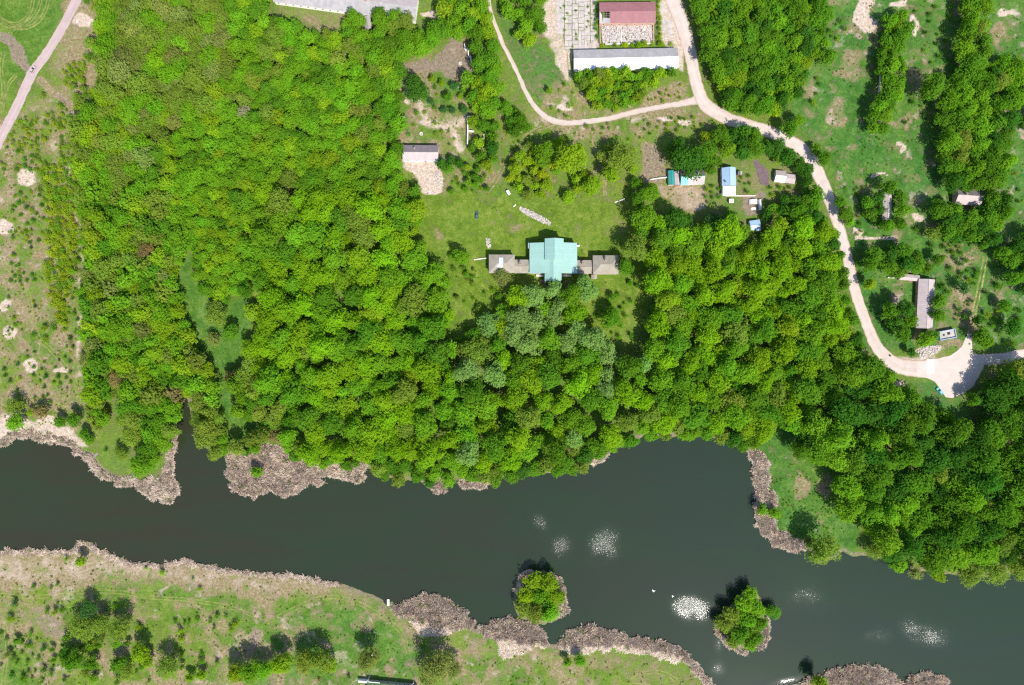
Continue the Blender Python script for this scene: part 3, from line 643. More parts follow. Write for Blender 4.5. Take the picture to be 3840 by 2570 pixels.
# ------------------------------------------------------------------ buildings
def win(parent, c, w, h, nrm, mat='glass'):
    """window standing 3 cm proud of a wall: frame with a pane as sub-part"""
    c = Vector(c); n = Vector(nrm); t = Vector((-n.y, n.x, 0))
    f = MB(); d = n * 0.03
    for s in (-1, 1):
        f.obox(c + t * s * w / 2, t * 0.05, d, (0, 0, h / 2 + 0.05)); f.obox(c + Vector((0, 0, s * h / 2)), t * (w / 2 - 0.05), d, (0, 0, 0.05))
    fr = f.build('window', M['white'], parent)
    MB().obox(c, t * (w / 2 - 0.06), n * 0.012, (0, 0, h / 2 - 0.06)).build('pane', M[mat], fr)
def door(parent, c, w, h, nrm):
    c = Vector(c); n = Vector(nrm); t = Vector((-n.y, n.x, 0))
    d = MB().obox(c + Vector((0, 0, h / 2)), t * w / 2, n * 0.03, (0, 0, h / 2)).build('door', M['redwood'], parent)
    MB().obox(c + t * w * 0.36 + n * 0.05 + Vector((0, 0, 1.0)), t * 0.06, n * 0.03, (0, 0, 0.02)).build('handle', M['dark'], d)

def gable(root, x0, x1, y0, y1, eave, rise, ridge='x', wall='plaster', roof=('slate', 'slate'), over=0.4, z0=0.0, windows=True, thick=0.12, ridge_mat=None, skip=()):
    """walls with gable ends and two roof slopes; ridge along local x or y"""
    A_, B_ = M[wall], [M[r] for r in roof]
    if ridge == 'x':
        ym = (y0 + y1) / 2
        vs = [(x0, y0, z0), (x1, y0, z0), (x1, y1, z0), (x0, y1, z0), (x0, y0, eave), (x1, y0, eave), (x1, y1, eave), (x0, y1, eave), (x0, ym, eave + rise), (x1, ym, eave + rise)]
        fs = [(0, 1, 5, 4), (1, 2, 6, 9, 5), (2, 3, 7, 6), (3, 0, 4, 8, 7)]
        k = rise / (ym - y0); e = eave - k * over + 0.14; r = eave + rise + 0.14
        q1 = [(x0 - over, y0 - over, e), (x1 + over, y0 - over, e), (x1 + over, ym, r), (x0 - over, ym, r)]
        q2 = [(x1 + over, y1 + over, e), (x0 - over, y1 + over, e), (x0 - over, ym, r), (x1 + over, ym, r)]
        rc = ((x0 - over, ym, r), (x1 + over, ym, r))
    else:
        xm = (x0 + x1) / 2
        vs = [(x0, y0, z0), (x1, y0, z0), (x1, y1, z0), (x0, y1, z0), (x0, y0, eave), (x1, y0, eave), (x1, y1, eave), (x0, y1, eave), (xm, y0, eave + rise), (xm, y1, eave + rise)]
        fs = [(0, 1, 5, 8, 4), (1, 2, 6, 5), (2, 3, 7, 9, 6), (3, 0, 4, 7)]
        k = rise / (xm - x0); e = eave - k * over + 0.14; r = eave + rise + 0.14
        q1 = [(x0 - over, y1 + over, e), (x0 - over, y0 - over, e), (xm, y0 - over, r), (xm, y1 + over, r)]
        q2 = [(x1 + over, y0 - over, e), (x1 + over, y1 + over, e), (xm, y1 + over, r), (xm, y0 - over, r)]
        rc = ((xm, y0 - over, r), (xm, y1 + over, r))
    obj('wall', vs, fs, A_, root)
    if 0 not in skip: MB().slab(q1, thick).build('roof_slope', B_[0], root)
    if 1 not in skip: MB().slab(q2, thick).build('roof_slope', B_[1], root)
    MB().tube(rc[0], rc[1], 0.14, None, 6).build('ridge_cap', ridge_mat or B_[0], root)
    if windows:
        n = max(1, int((x1 - x0) / 4)); wz = z0 + (eave - z0) * 0.55; wh = min(1.3, (eave - z0) * 0.4)
        for i in range(n):
            x = x0 + (i + 0.5) * (x1 - x0) / n
            if i == n // 2: door(root, (x, y0, z0 + 0.02), 1.1, min(2.1, eave - z0 - 0.2), (0, -1, 0))
            else: win(root, (x, y0, wz), 1.0, wh, (0, -1, 0))
            win(root, (x, y1, wz), 1.0, wh, (0, 1, 0))
        n = max(1, int((y1 - y0) / 5))
        for i in range(n):
            y = y0 + (i + 0.5) * (y1 - y0) / n
            win(root, (x0, y, wz), 1.0, wh, (-1, 0, 0)); win(root, (x1, y, wz), 1.0, wh, (1, 0, 0))

def hip(root, x0, x1, y0, y1, eave, rise, ridge_len, wall, roof, over=0.4, windows=True):
    obj('wall', *[(lambda b: (b.v, b.f))(MB().box(x0, x1, y0, y1, 0, eave))][0], M[wall], root)
    ym, xm = (y0 + y1) / 2, (x0 + x1) / 2; a, b = xm - ridge_len / 2, xm + ridge_len / 2; e, r = eave - 0.05, eave + rise
    X0, X1, Y0, Y1 = x0 - over, x1 + over, y0 - over, y1 + over
    for q in ([(X0, Y0, e), (X1, Y0, e), (b, ym, r), (a, ym, r)], [(X1, Y1, e), (X0, Y1, e), (a, ym, r), (b, ym, r)], [(X1, Y0, e), (X1, Y1, e), (b, ym, r)], [(X0, Y1, e), (X0, Y0, e), (a, ym, r)]):
        MB().slab(q, 0.12).build('roof_slope', M[roof], root)
    for c in ((X0, Y0), (X1, Y0), (X1, Y1), (X0, Y1)):
        MB().tube((*c, e), (a if c[0] < xm else b, ym, r), 0.11, None, 6).build('hip_cap', M['slate'], root)
    MB().box(X0, X1, Y0, Y1, e - 0.36, e - 0.14).build('cornice', M['plaster'], root)
    if windows:
        for y, s in ((y0, -1), (y1, 1)):
            for i in range(4): win(root, (x0 + (i + 0.5) * (x1 - x0) / 4, y, eave * 0.5), 1.1, 1.9, (0, s, 0))
        for x, s in ((x0, -1), (x1, 1)):
            for i in range(2): win(root, (x, y0 + (i + 0.5) * (y1 - y0) / 2, eave * 0.5), 1.1, 1.9, (s, 0, 0))

def chimney(root, x, y, z0, z1, w=0.55, d=0.75):
    c = MB().box(x - w, x + w, y - d, y + d, z0, z1).build('chimney', M['brickwall'], root)
    MB().box(x - w - 0.1, x + w + 0.1, y - d - 0.1, y + d + 0.1, z1, z1 + 0.15).build('cap', M['slate_tan'], c)
    MB().box(x - w * 0.45, x + w * 0.45, y - d * 0.5, y + d * 0.5, z1 + 0.153, z1 + 0.19).build('flue', M['dark'], c)

def site(name, label, cat, u, v, z=4.0, rot=0.0, group=None):
    p = P(u, v, z); return empty(name, (p.x, p.y, 0), R(rot), label, cat, group)
def px(n): return n * S * 0.986

# the manor: central block, taller cross gable, two hipped pavilions joined by low links
man = site('manor_house', 'long manor house with turquoise central roof and two hipped side pavilions', 'house', 2075, 969, 5.5)
def mx(u): return (u - 2075) * S * 0.985
def my(v): return (969 - v) * S * 0.985
gable(man, mx(1988), mx(2162), my(1024), my(914), 5.6, 3.2, 'y', 'plaster', ('teal', 'teal_pale'), 0.35)
gable(man, mx(2044), mx(2110), my(976), my(900), 8.6, 2.3, 'y', 'plaster', ('teal', 'teal_pale'), 0.3, z0=5.0, windows=False)
gable(man, mx(2044), mx(2103), my(1053), my(977.5), 7.2, 1.9, 'y', 'plaster', ('teal', 'teal_pale'), 0.3, windows=False)
for i in range(4):       # portico columns under the south gable
    x = mx(2046) + i * (mx(2101) - mx(2046)) / 3
    c = MB().tube((x, my(1053) - 0.55, 0.3), (x, my(1053) - 0.55, 6.6), 0.34, 0.28, 12).build('column', M['white'], man)
    MB().box(x - 0.45, x + 0.45, my(1053) - 1.0, my(1053) - 0.1, 0, 0.3).build('column_base', M['concrete'], c)
MB().box(mx(2012), mx(2040), my(1035), my(1027), 0, 1.2).build('terrace', M['pale_concrete'], man)
MB().box(mx(2110), mx(2145), my(1035), my(1027), 0, 1.2).build('terrace', M['pale_concrete'], man)
MB().box(mx(2165.5), mx(2176), my(921), my(917), 0, 2.4).build('porch_wall', M['white'], man)
MB().box(mx(1981), mx(1984), my(930), my(910), 0, 4.2).build('porch_wall', M['white'], man)
for (a, b, c, d) in ((1931, 1986.5, 1022, 975), (2165, 2219, 1024, 977)):
    gable(man, mx(a), mx(b), my(c), my(d), 3.9, 0.9, 'x', 'plaster', ('slate_tan', 'slate_tan'), 0.3)
chimney(man, mx(1950), my(988), 4.0, 6.0); chimney(man, mx(2186), my(986), 4.0, 6.0)
hip(man, mx(1836), mx(1927), my(1021), my(958), 5.7, 2.2, 5.0, 'plaster', 'slate_tan')
hip(man, mx(2226), mx(2317), my(1026), my(961), 5.7, 2.2, 6.0, 'plaster', 'slate_tan')
chimney(man, mx(2270), my(975), 6.0, 8.4)
MB().slab([(mx(1871), my(991), 8.02), (mx(1887), my(991), 8.02), (mx(1887), my(967), 6.66), (mx(1871), my(967), 6.66)], 0.1).build('roof_patch', M['film'], man)
MB().slab([(mx(1862), my(1003), 7.42), (mx(1884), my(1006), 7.22), (mx(1884), my(992), 8.02), (mx(1868), my(992), 8.02)], 0.1).build('roof_patch', M['film'], man)
gable(man, mx(2220), mx(2240), my(1044), my(1030), 3.0, 0.6, 'y', 'plaster', ('slate_tan', 'slate_tan'), 0.15, windows=False)

# long barns and farm buildings
b = site('cattle_barn', 'very long grey roofed barn cut by the upper picture edge', 'barn', 1296, -3, 4.5, -7.9)
gable(b, px(-268), px(268), -6.3, 6.3, 4.0, 2.6, 'x', 'white', ('slate', 'slate_pink'), 0.4)
chimney(b, 12, 0, 5.6, 7.8); chimney(b, -14, 0, 5.6, 7.8)
b = site('white_barn', 'long barn with a gleaming white south roof slope beside the road', 'barn', 2347, 220, 4.0, 1.2)
gable(b, px(-194), px(194), -5.4, 5.2, 3.6, 1.6, 'x', 'white', ('white_sheet', 'slate'), 0.35)
b = site('ruined_shed', 'half ruined shed with maroon metal roof and a hole at one end', 'shed', 2353, 47, 4.5, 0.6)
L_, W_ = px(104), 5.6
gable(b, -L_, L_, -W_, W_, 4.2, 1.5, 'x', 'brickwall', ('maroon', 'maroon'), 0.25, skip=(0,))
kk = 1.5 / W_; e = 4.2 - kk * 0.25 + 0.14; r = 5.84; yc = -2.1; zc = r + yc * kk
hx0, hx1 = -L_ + 1.6, -L_ + 5.6
MB().slab([(hx1, -W_ - 0.25, e), (L_ + 0.25, -W_ - 0.25, e), (L_ + 0.25, 0, r), (hx1, 0, r)], 0.12).build('roof_slope', M['maroon'], b)
MB().slab([(-L_ - 0.25, -W_ - 0.25, e), (hx0, -W_ - 0.25, e), (hx0 - 0.6, -1.5, r - 1.5 * kk), (-L_ - 0.25, 0, r)], 0.12).build('roof_slope', M['slate_pink'], b)
for k in range(6):      # bare battens and rafters across the hole
    y = -W_ + 0.3 + k * 0.85; MB().box(hx0 - 0.2, hx1 + 0.1, y - 0.06, y + 0.06, r + y * kk - 0.14, r + y * kk - 0.04).build('batten', M['wood'], b)
for k in range(3):
    x = hx0 + 0.5 + k * 1.5; MB().slab([(x, -W_, e - 0.16), (x + 0.14, -W_, e - 0.16), (x + 0.14, 0, r - 0.16), (x, 0, r - 0.16)], 0.15).build('rafter', M['wood'], b)
MB().slab([(hx0, -W_ - 0.25, e + 0.03), (hx1, -W_ - 0.25, e + 0.03), (hx1, -3.4, r - 3.4 * kk + 0.03), (hx0, -3.0, r - 3.0 * kk + 0.03)], 0.05).build('loose_sheet', M['slate'], b)
wr = site('roofless_ruin', 'roofless brick ruin full of white rubble below the maroon roof', 'ruin', 2350, 125, 1.0, 0.6)
for bx in ((-15.2, 15.2, 5.6, 6.0, 0, 1.9), (-15.2, -14.8, -5.8, 5.6, 0, 1.5), (14.8, 15.2, -5.8, 5.6, 0, 1.8), (-12, 2, -6.0, -5.6, 0, 0.9), (-3.2, -2.8, -5.4, 2.0, 0, 1.0), (4, 14.8, -6.0, -5.6, 0, 1.2)):
    MB().box(*bx).build('wall', M['brickwall' if bx[5] > 1.3 else 'pale_concrete'], wr)
def rubble(name, label, poly, n, s0, s1, mat='rubble', zmax=0.5, cat='rubble'):
    pw = np.array(poly, float); B = MB(); k = 0
    while k < n:
        u = random.uniform(pw[:, 0].min(), pw[:, 0].max()); v = random.uniform(pw[:, 1].min(), pw[:, 1].max())
        if not in_poly([(u, v)], poly)[0]: continue
        k += 1; c = P(u, v); s = random.uniform(s0, s1); a = random.uniform(0, 6.3); t = random.uniform(-0.5, 0.5)
        ax = Vector((math.cos(a), math.sin(a), t)).normalized(); ay = Vector((-math.sin(a), math.cos(a), random.uniform(-0.4, 0.4))).normalized(); az = ax.cross(ay)
        B.obox((c.x, c.y, random.uniform(0, zmax)), ax * s, ay * s * random.uniform(0.35, 0.9), az * s * random.uniform(0.2, 0.4))
    o = B.build(name, M[mat]); tag(o, label, cat, kind='stuff'); return o
rubble('rubble', 'white broken bricks and slabs heaped inside the roofless ruin', [(2255, 95), (2448, 90), (2448, 158), (2258, 162)], 2200, 0.15, 0.6, zmax=0.8)
rubble('rubble', 'diagonal pale rubble heap on the manor lawn', [(1945, 775), (1960, 778), (2010, 800), (2055, 825), (2068, 838), (2062, 846), (2030, 836), (1985, 812), (1955, 795)], 620, 0.1, 0.42, zmax=0.5)
rubble('rubble', 'small pale rubble strip beside the left pavilion', [(1822, 892), (1836, 892), (1840, 930), (1826, 932)], 90, 0.12, 0.45)
rubble('rubble', 'scattered pale rubble on the verge above the turning place', [(3440, 1318), (3470, 1300), (3530, 1295), (3510, 1325), (3450, 1345)], 260, 0.15, 0.55, zmax=0.3)
rubble('rubble', 'earthy debris in front of the manor portico', [(2020, 1050), (2110, 1056), (2140, 1045), (2120, 1080), (2050, 1085)], 160, 0.12, 0.4, mat='wood', zmax=0.3)
rubble('rubble', 'pale rubble beside the concrete forecourt', [(1632, 645), (1648, 650), (1662, 700), (1650, 705)], 70, 0.2, 0.7)

b = site('workshop', 'grey roofed workshop above a pale concrete forecourt', 'workshop', 1577, 574, 4.0, -0.5)
gable(b, px(-65), px(65), -4.0, 4.1, 3.6, 1.5, 'x', 'white', ('slate_pink', 'slate_dark'), 0.35); chimney(b, -3.2, 2.2, 3.6, 5.9, 0.3, 0.35)
b = site('ruined_hut', 'narrow grey roofed hut half hidden by trees below the long barn', 'hut', 1378, 85, 3.0, 8)
gable(b, -1.7, 1.7, -3.6, 3.6, 2.6, 0.8, 'y', 'brickwall', ('slate', 'slate'), 0.2)
b = site('farmhouse', 'patchwork roofed farmhouse with teal, brown and white roofs', 'house', 2574, 664, 3.5, 1.5)
gable(b, -9.6, -6.6, -3.9, 3.9, 2.6, 0.5, 'y', 'plaster', ('teal_deep', 'teal_deep'), 0.12, windows=False)
gable(b, -6.2, -3.6, -3.9, 3.6, 2.3, 0.4, 'y', 'wood', ('slate_pink', 'slate_pink'), 0.1, windows=False)
gable(b, -3.0, 9.6, -4.0, 3.6, 3.2, 2.2, 'x', 'plaster', ('teal_mid', 'slate_dark'), 0.3)
MB().slab([(3.2, -4.32, 3.2), (9.95, -4.32, 3.2), (9.95, -0.25, 5.55), (3.2, -0.25, 5.55)], 0.05).build('roof_patch', M['slate_pink'], b)
MB().slab([(0.8, -4.32, 3.2), (3.15, -4.32, 3.2), (3.15, -0.6, 5.36), (0.8, -0.6, 5.36)], 0.05).build('roof_patch', M['film'], b); chimney(b, 6.2, 1.2, 4.0, 6.3, 0.3, 0.35)
b = site('blue_house', 'pale blue roofed house with a white extension', 'house', 2736, 662, 4.5, 1.5)
gable(b, -3.7, 3.5, -4.8, 4.8, 3.6, 1.9, 'y', 'plaster', ('blue', 'blue'), 0.3)
MB().slab([(-3.6, -10.4, 3.0), (3.5, -10.4, 3.0), (3.5, -5.25, 3.6), (-3.6, -5.25, 3.6)], 0.1).build('extension_roof', M['white_sheet'], b)
MB().box(-1.2, 3.3, -10.2, -4.85, 0, 2.85).build('extension', M['white'], b); MB().box(-3.4, -1.25, -8.8, -4.85, 0, 2.9).build('extension', M['white'], b)
chimney(b, -2.4, -3.0, 4.0, 5.7, 0.22, 0.3)
b = site('garden_shed', 'small dark shed beside the pale blue house', 'shed', 2775, 650, 2.0, -6)
gable(b, -1.0, 1.0, -1.0, 1.0, 1.9, 0.4, 'y', 'wood', ('slate_dark', 'slate'), 0.12, windows=False); door(b, (0, -1.0, 0.02), 0.7, 1.6, (0, -1, 0))
b = site('white_cottage', 'little white roofed cottage in front of trees by the road bend', 'cottage', 2928, 661, 3.2, -7)
gable(b, -2.7, 2.7, -3.0, 3.0, 2.5, 1.4, 'x', 'plaster', ('white_sheet', 'slate_pink'), 0.25)
b = site('lean_shed', 'pinkish roofed shed adjoining the little white cottage', 'shed', 2966, 670, 2.8, -9)
gable(b, -2.4, 2.4, -2.4, 2.4, 2.2, 0.6, 'x', 'wood', ('slate_pink', 'slate_pink'), 0.2, windows=False); door(b, (0, -2.4, 0.02), 0.9, 1.8, (0, -1, 0))
b = site('white_hut', 'tiny flat white hut on the garden path', 'hut', 2743, 754, 2.0, -2)
MB().box(-1.1, 1.1, -0.9, 0.9, 0, 2.0).build('wall', M['wood'], b); MB().box(-1.3, 1.3, -1.1, 1.1, 2.003, 2.12).build('roof', M['white'], b); door(b, (0, -0.9, 0.02), 0.7, 1.7, (0, -1, 0))
for (u, v, w_, l_, rot, lab) in ((2852, 768, 1.6, 6.0, 4, 'narrow upright film greenhouse at the end of the garden beds'), (2826, 756, 4.4, 2.6, 1, 'wide film greenhouse over the brown garden beds'), (2829, 782, 2.8, 1.3, 0, 'low white cold frame below the wide greenhouse')):
    g = site('greenhouse', lab, 'greenhouse', u, v, 1.2, rot)
    f = MB(); n = 5; hh = 1.5 if l_ > 2 else 0.6
    prof = [(-w_ / 2 + w_ * i / n, hh * math.sin(math.pi * (0.12 + 0.76 * i / n))) for i in range(n + 1)]
    vs = []; fs = []
    for y in (-l_ / 2, l_ / 2): vs += [(x, y, z) for x, z in prof] + [(x, y, 0) for x in (prof[-1][0], prof[0][0])]
    m_ = n + 3; fs = [tuple(range(m_))[::-1], tuple(range(m_, 2 * m_))] + [(i, i + 1, i + 1 + m_, i + m_) for i in range(m_ - 1)] + [(m_ - 1, 0, m_, 2 * m_ - 1)]
    obj('film_cover', vs, fs, M['film'] if l_ > 2 else M['white'], g)
    for k in range(int(l_) + 1):
        y = -l_ / 2 + 0.1 + k * (l_ - 0.2) / max(1, int(l_))
        h = MB()
        for i in range(n): h.tube((prof[i][0], y, prof[i][1] + 0.03), (prof[i + 1][0], y, prof[i + 1][1] + 0.03), 0.04, None, 5)
        h.build('hoop', M['white'], g)
b = site('blue_cabin', 'small pale blue cabin at the bottom of the garden', 'cabin', 2833, 845, 3.0, 8)
gable(b, -2.7, 2.7, -2.5, 2.7, 2.5, 0.7, 'x', 'white', ('blue', 'blue'), 0.2)
MB().box(0.4, 2.8, -3.3, -2.55, 0, 2.2).build('porch', M['white'], b)
b = site('grey_cottage', 'narrow grey roofed cottage wrapped in trees east of the road', 'cottage', 3331, 774, 3.5, -2)
gable(b, -2.6, 1.7, -7.2, 7.2, 3.0, 1.0, 'y', 'brickwall', ('slate_pink', 'slate_pink'), 0.3)
b = site('grey_house', 'grey roofed house half buried in the eastern tree belt', 'house', 3634, 738, 4.0, -4)
gable(b, -6.8, 6.8, -4.2, 4.6, 3.4, 2.4, 'x', 'brickwall', ('slate_pink', 'slate_dark'), 0.35); chimney(b, -3.0, 0.8, 5.0, 7.0, 0.3, 0.4)
b = site('long_house', 'long grey slate roofed house standing north to south', 'house', 3476, 1140, 4.0, -3)
gable(b, -4.6, 3.9, -13.4, 13.4, 3.4, 1.9, 'y', 'brickwall', ('slate_pink', 'slate_pink'), 0.35)
b = site('side_wing', 'low grey roofed outbuilding joining the long slate house', 'outbuilding', 3415, 1041, 3.0, -5)
gable(b, -5.6, 5.0, -1.5, 1.5, 2.4, 0.5, 'x', 'brickwall', ('slate_pink', 'slate_pink'), 0.2, windows=False); door(b, (0, -1.5, 0.02), 0.9, 1.9, (0, -1, 0))
b = site('roofless_pump_house', 'roofless rectangular block with pale blue rim near the turning place', 'ruin', 3554, 1255, 2.0, 11)
for bx in ((-4.6, 4.6, -2.5, -2.2, 0, 2.3), (-4.6, 4.6, 2.2, 2.5, 0, 2.3), (-4.6, -4.3, -2.2, 2.2, 0, 2.3), (4.3, 4.6, -2.2, 2.2, 0, 2.3)): MB().box(*bx).build('wall', M['blue'], b)
MB().box(-4.3, 4.3, -2.2, 2.2, 0.9, 1.5).build('floor_slab', M['concrete'], b)
for x, y, s in ((0.9, 0.5, 0.75), (-1.9, 0.1, 0.5)): MB().box(x - s, x + s, y - s, y + s, 1.503, 1.53).build('hatch_opening', M['dark'], b)
b = site('turf_roofed_store', 'low turf roofed store with a dark wall at the lower edge', 'store', 1468, 2588, 2.6, -5.5)
gable(b, px(-92), px(92), -3.4, 3.4, 3.4, 0.5, 'x', 'concrete', ('moss_roof', 'moss_roof'), 0.2)
MB().box(px(-128), px(-93), 2.4, 3.4, 0, 2.6).build('parapet', M['white'], b)
MB().box(px(-92), px(-45), 3.62, 3.9, 3.3, 3.62).build('parapet', M['white'], b)
# ruined walls
for (lab, pts, h) in (('broken white wall zigzag on the brown ruin yard', [(1743, 168), (1745, 192), (1756, 190), (1758, 215), (1766, 216), (1768, 248), (1798, 250)], 2.2),
                      ('long thin standing wall with a white top in the clearing', [(1754, 546), (1755, 492), (1754, 443), (1770, 443)], 3.0),
                      ('short stub of white wall crossing behind the clearing', [(1757, 494), (1778, 497)], 2.0),
                      ('low pale wall among the shrubs behind the clearing', [(1815, 505), (1816, 528)], 1.4),
                      ('low ruined wall along the narrow tree belt', [(3300, 280), (3296, 320), (3292, 360)], 1.2),
                      ('pale wall fragment crossing the eastern tree belt', [(3612, 44), (3640, 46), (3688, 54)], 1.3),
                      ('white garden wall of the patchwork farmhouse', [(2438, 675), (2470, 670), (2500, 667)], 1.1),
                      ('pale boundary wall along the pale blue house garden', [(2726, 735), (2780, 736), (2832, 735)], 0.5),
                      ('white pipe rail running out from the left pavilion', [(1778, 975), (1800, 972), (1826, 969)], 0.6),
                      ('short white fence by the long slate house', [(3326, 1042), (3352, 1043)], 1.0),
                      ('fallen white boards by the orchard corner', [(2305, 760), (2330, 752), (2342, 746)], 0.3)):
    c = P(*pts[0]); o = empty('ruined_wall' if h > 1.05 else 'low_wall', (c.x, c.y, 0), 0, lab, 'wall')
    for a, b2 in zip(pts[:-1], pts[1:]):
        A2, B2 = P(*a) - c, P(*b2) - c; d = B2 - A2; l = d.length / 2; d.normalize(); t = Vector((-d.y, d.x, 0)) * 0.22
        hh = h * random.uniform(0.75, 1.0)
        w_ = MB().obox((A2 + B2) / 2 + Vector((0, 0, hh / 2)), d * (l - 0.02), t, (0, 0, hh / 2)).build('wall_section', M['pale_concrete'], o)
        MB().obox((A2 + B2) / 2 + Vector((0, 0, hh + 0.06)), d * (l - 0.02), t * 1.25, (0, 0, 0.055)).build('coping', M['white' if h > 1.6 else 'pale_concrete'], w_)
# loose concrete things
for (u, v, lab) in ((1523, 321, 'concrete well ring on brown earth by the lone dark tree'), (1523, 382, 'concrete well ring on the grass left of the lone dark tree'), (1513, 443, 'concrete well ring at the wood edge above the workshop'), (1726, 240, 'concrete well ring lying in the brown ruin yard'), (1580, 503, 'grey well ring with shadow above the workshop')):
    c = P(u, v); o = empty('well_ring', (c.x, c.y, 0), 0, lab, 'well ring', 'concrete well rings around the clearing')
    vs = []; fs = []; n = 18
    for z, rr in ((0, 0.95), (0.8, 0.95), (0.8, 0.75), (0.1, 0.75)): vs += [(rr * math.cos(6.2832 * i / n), rr * math.sin(6.2832 * i / n), z) for i in range(n)]
    for k in range(3): fs += [(k * n + i, k * n + (i + 1) % n, (k + 1) * n + (i + 1) % n, (k + 1) * n + i) for i in range(n)]
    obj('ring', vs, fs, M['pale_concrete'], o)
    obj('well_floor', [(0.75 * math.cos(6.2832 * i / n), 0.75 * math.sin(6.2832 * i / n), 0.11) for i in range(n)], [tuple(range(n))], M['concrete'], o)
for (u, v, w_, l_, h, rot, mat, lab) in ((1906, 724, 1.1, 2.0, 1.6, 32, 'white', 'white box trailer on the grass beside the orchard'), (1952, 495, 0.6, 1.4, 0.6, -65, 'white', 'small white slab beside the brown ruts'), (1716, 329, 3.0, 0.9, 0.5, 5, 'concrete', 'long broken concrete slab in the clearing'), (1930, 772, 0.5, 1.4, 0.4, -45, 'white', 'white beam at the end of the rubble heap'), (2806, 856, 0.8, 1.4, 1.0, 0, 'white', 'white barrel box beside the small blue cabin'), (2935, 762, 1.4, 1.3, 0.9, 20, 'pale_concrete', 'pale brick stack at the garden tree edge'), (2693, 736, 1.1, 1.1, 0.5, 30, 'pale_concrete', 'pale sand heap on the lawn left of the blue house')):
    c = P(u, v); o = empty('crate' if h > 0.8 else 'concrete_block', (c.x, c.y, 0), R(rot), lab, 'box' if h > 0.8 else 'block')
    bm = bmesh.new(); bmesh.ops.create_cube(bm, size=1.0); bmesh.ops.scale(bm, vec=(w_ * 1.3, l_ * 1.3, h), verts=bm.verts); bmesh.ops.translate(bm, vec=(0, 0, h / 2), verts=bm.verts)
    bmesh.ops.bevel(bm, geom=bm.edges[:], offset=0.08, segments=2, affect='EDGES'); me = bpy.data.meshes.new('body'); bm.to_mesh(me); bm.free(); me.materials.append(M[mat])
    link(bpy.data.objects.new('body', me), o); MB().box(-w_ * 0.5, w_ * 0.5, -l_ * 0.5, l_ * 0.5, h + 0.003, h + 0.07).build('lid', M[mat], o)
# utility poles, thin and tall
for (u, v, h, lab) in ((3262, 346, 8, 'thin utility pole on the eastern meadow'), (3244, 557, 8, 'thin utility pole near the road bend meadow'), (1387, 2534, 6, 'white utility pole left of the turf roofed store'), (1556, 2540, 8, 'white utility pole right of the turf roofed store'), (2182, 560, 8, 'utility pole above the orchard'), (1868, 800, 6, 'thin leaning pole on the manor lawn')):
    c = P(u, v); o = empty('utility_pole', (c.x, c.y, 0), R(30), lab, 'pole')
    MB().tube((0, 0, 0), (0, 0, h), 0.14, 0.09, 8).build('pole', M['wood'] if 'white' not in lab else M['white'], o)
    MB().box(-0.7, 0.7, -0.06, 0.06, h - 0.6, h - 0.45).build('crossarm', M['wood'] if 'white' not in lab else M['white'], o)
    for x in (-0.6, 0.6): MB().tube((x, 0, h - 0.45), (x, 0, h - 0.2), 0.06, 0.05, 6).build('insulator', M['white'], o)
# wooden jetty
c = P(1456, 2262); j = empty('jetty', (c.x, c.y, 0), R(0), 'small wooden fishing jetty in the reeds of the south bank', 'jetty')
for k in range(9): MB().box(-0.7, 0.7, -1.6 + k * 0.42, -1.6 + k * 0.42 + 0.38, 0.02, 0.08).build('plank', M['pale_concrete'], j)
for x in (-0.6, 0.6):
    for y in (-1.3, 1.9): MB().tube((x, y, -1.6), (x, y, 0.35), 0.08, 0.07, 6).build('post', M['wood'], j)
c = P(358, 1708); j = empty('jetty', (c.x, c.y, 0), R(-55), 'dark little jetty on the west bank among pale reeds', 'jetty')
for k in range(7): MB().box(-0.6, 0.6, -1.2 + k * 0.42, -1.2 + k * 0.42 + 0.38, 0.02, 0.08).build('plank', M['wood'], j)
for x in (-0.5, 0.5): MB().tube((x, -1.0, -1.6), (x, -1.0, 0.35), 0.08, 0.07, 6).build('post', M['wood'], j)

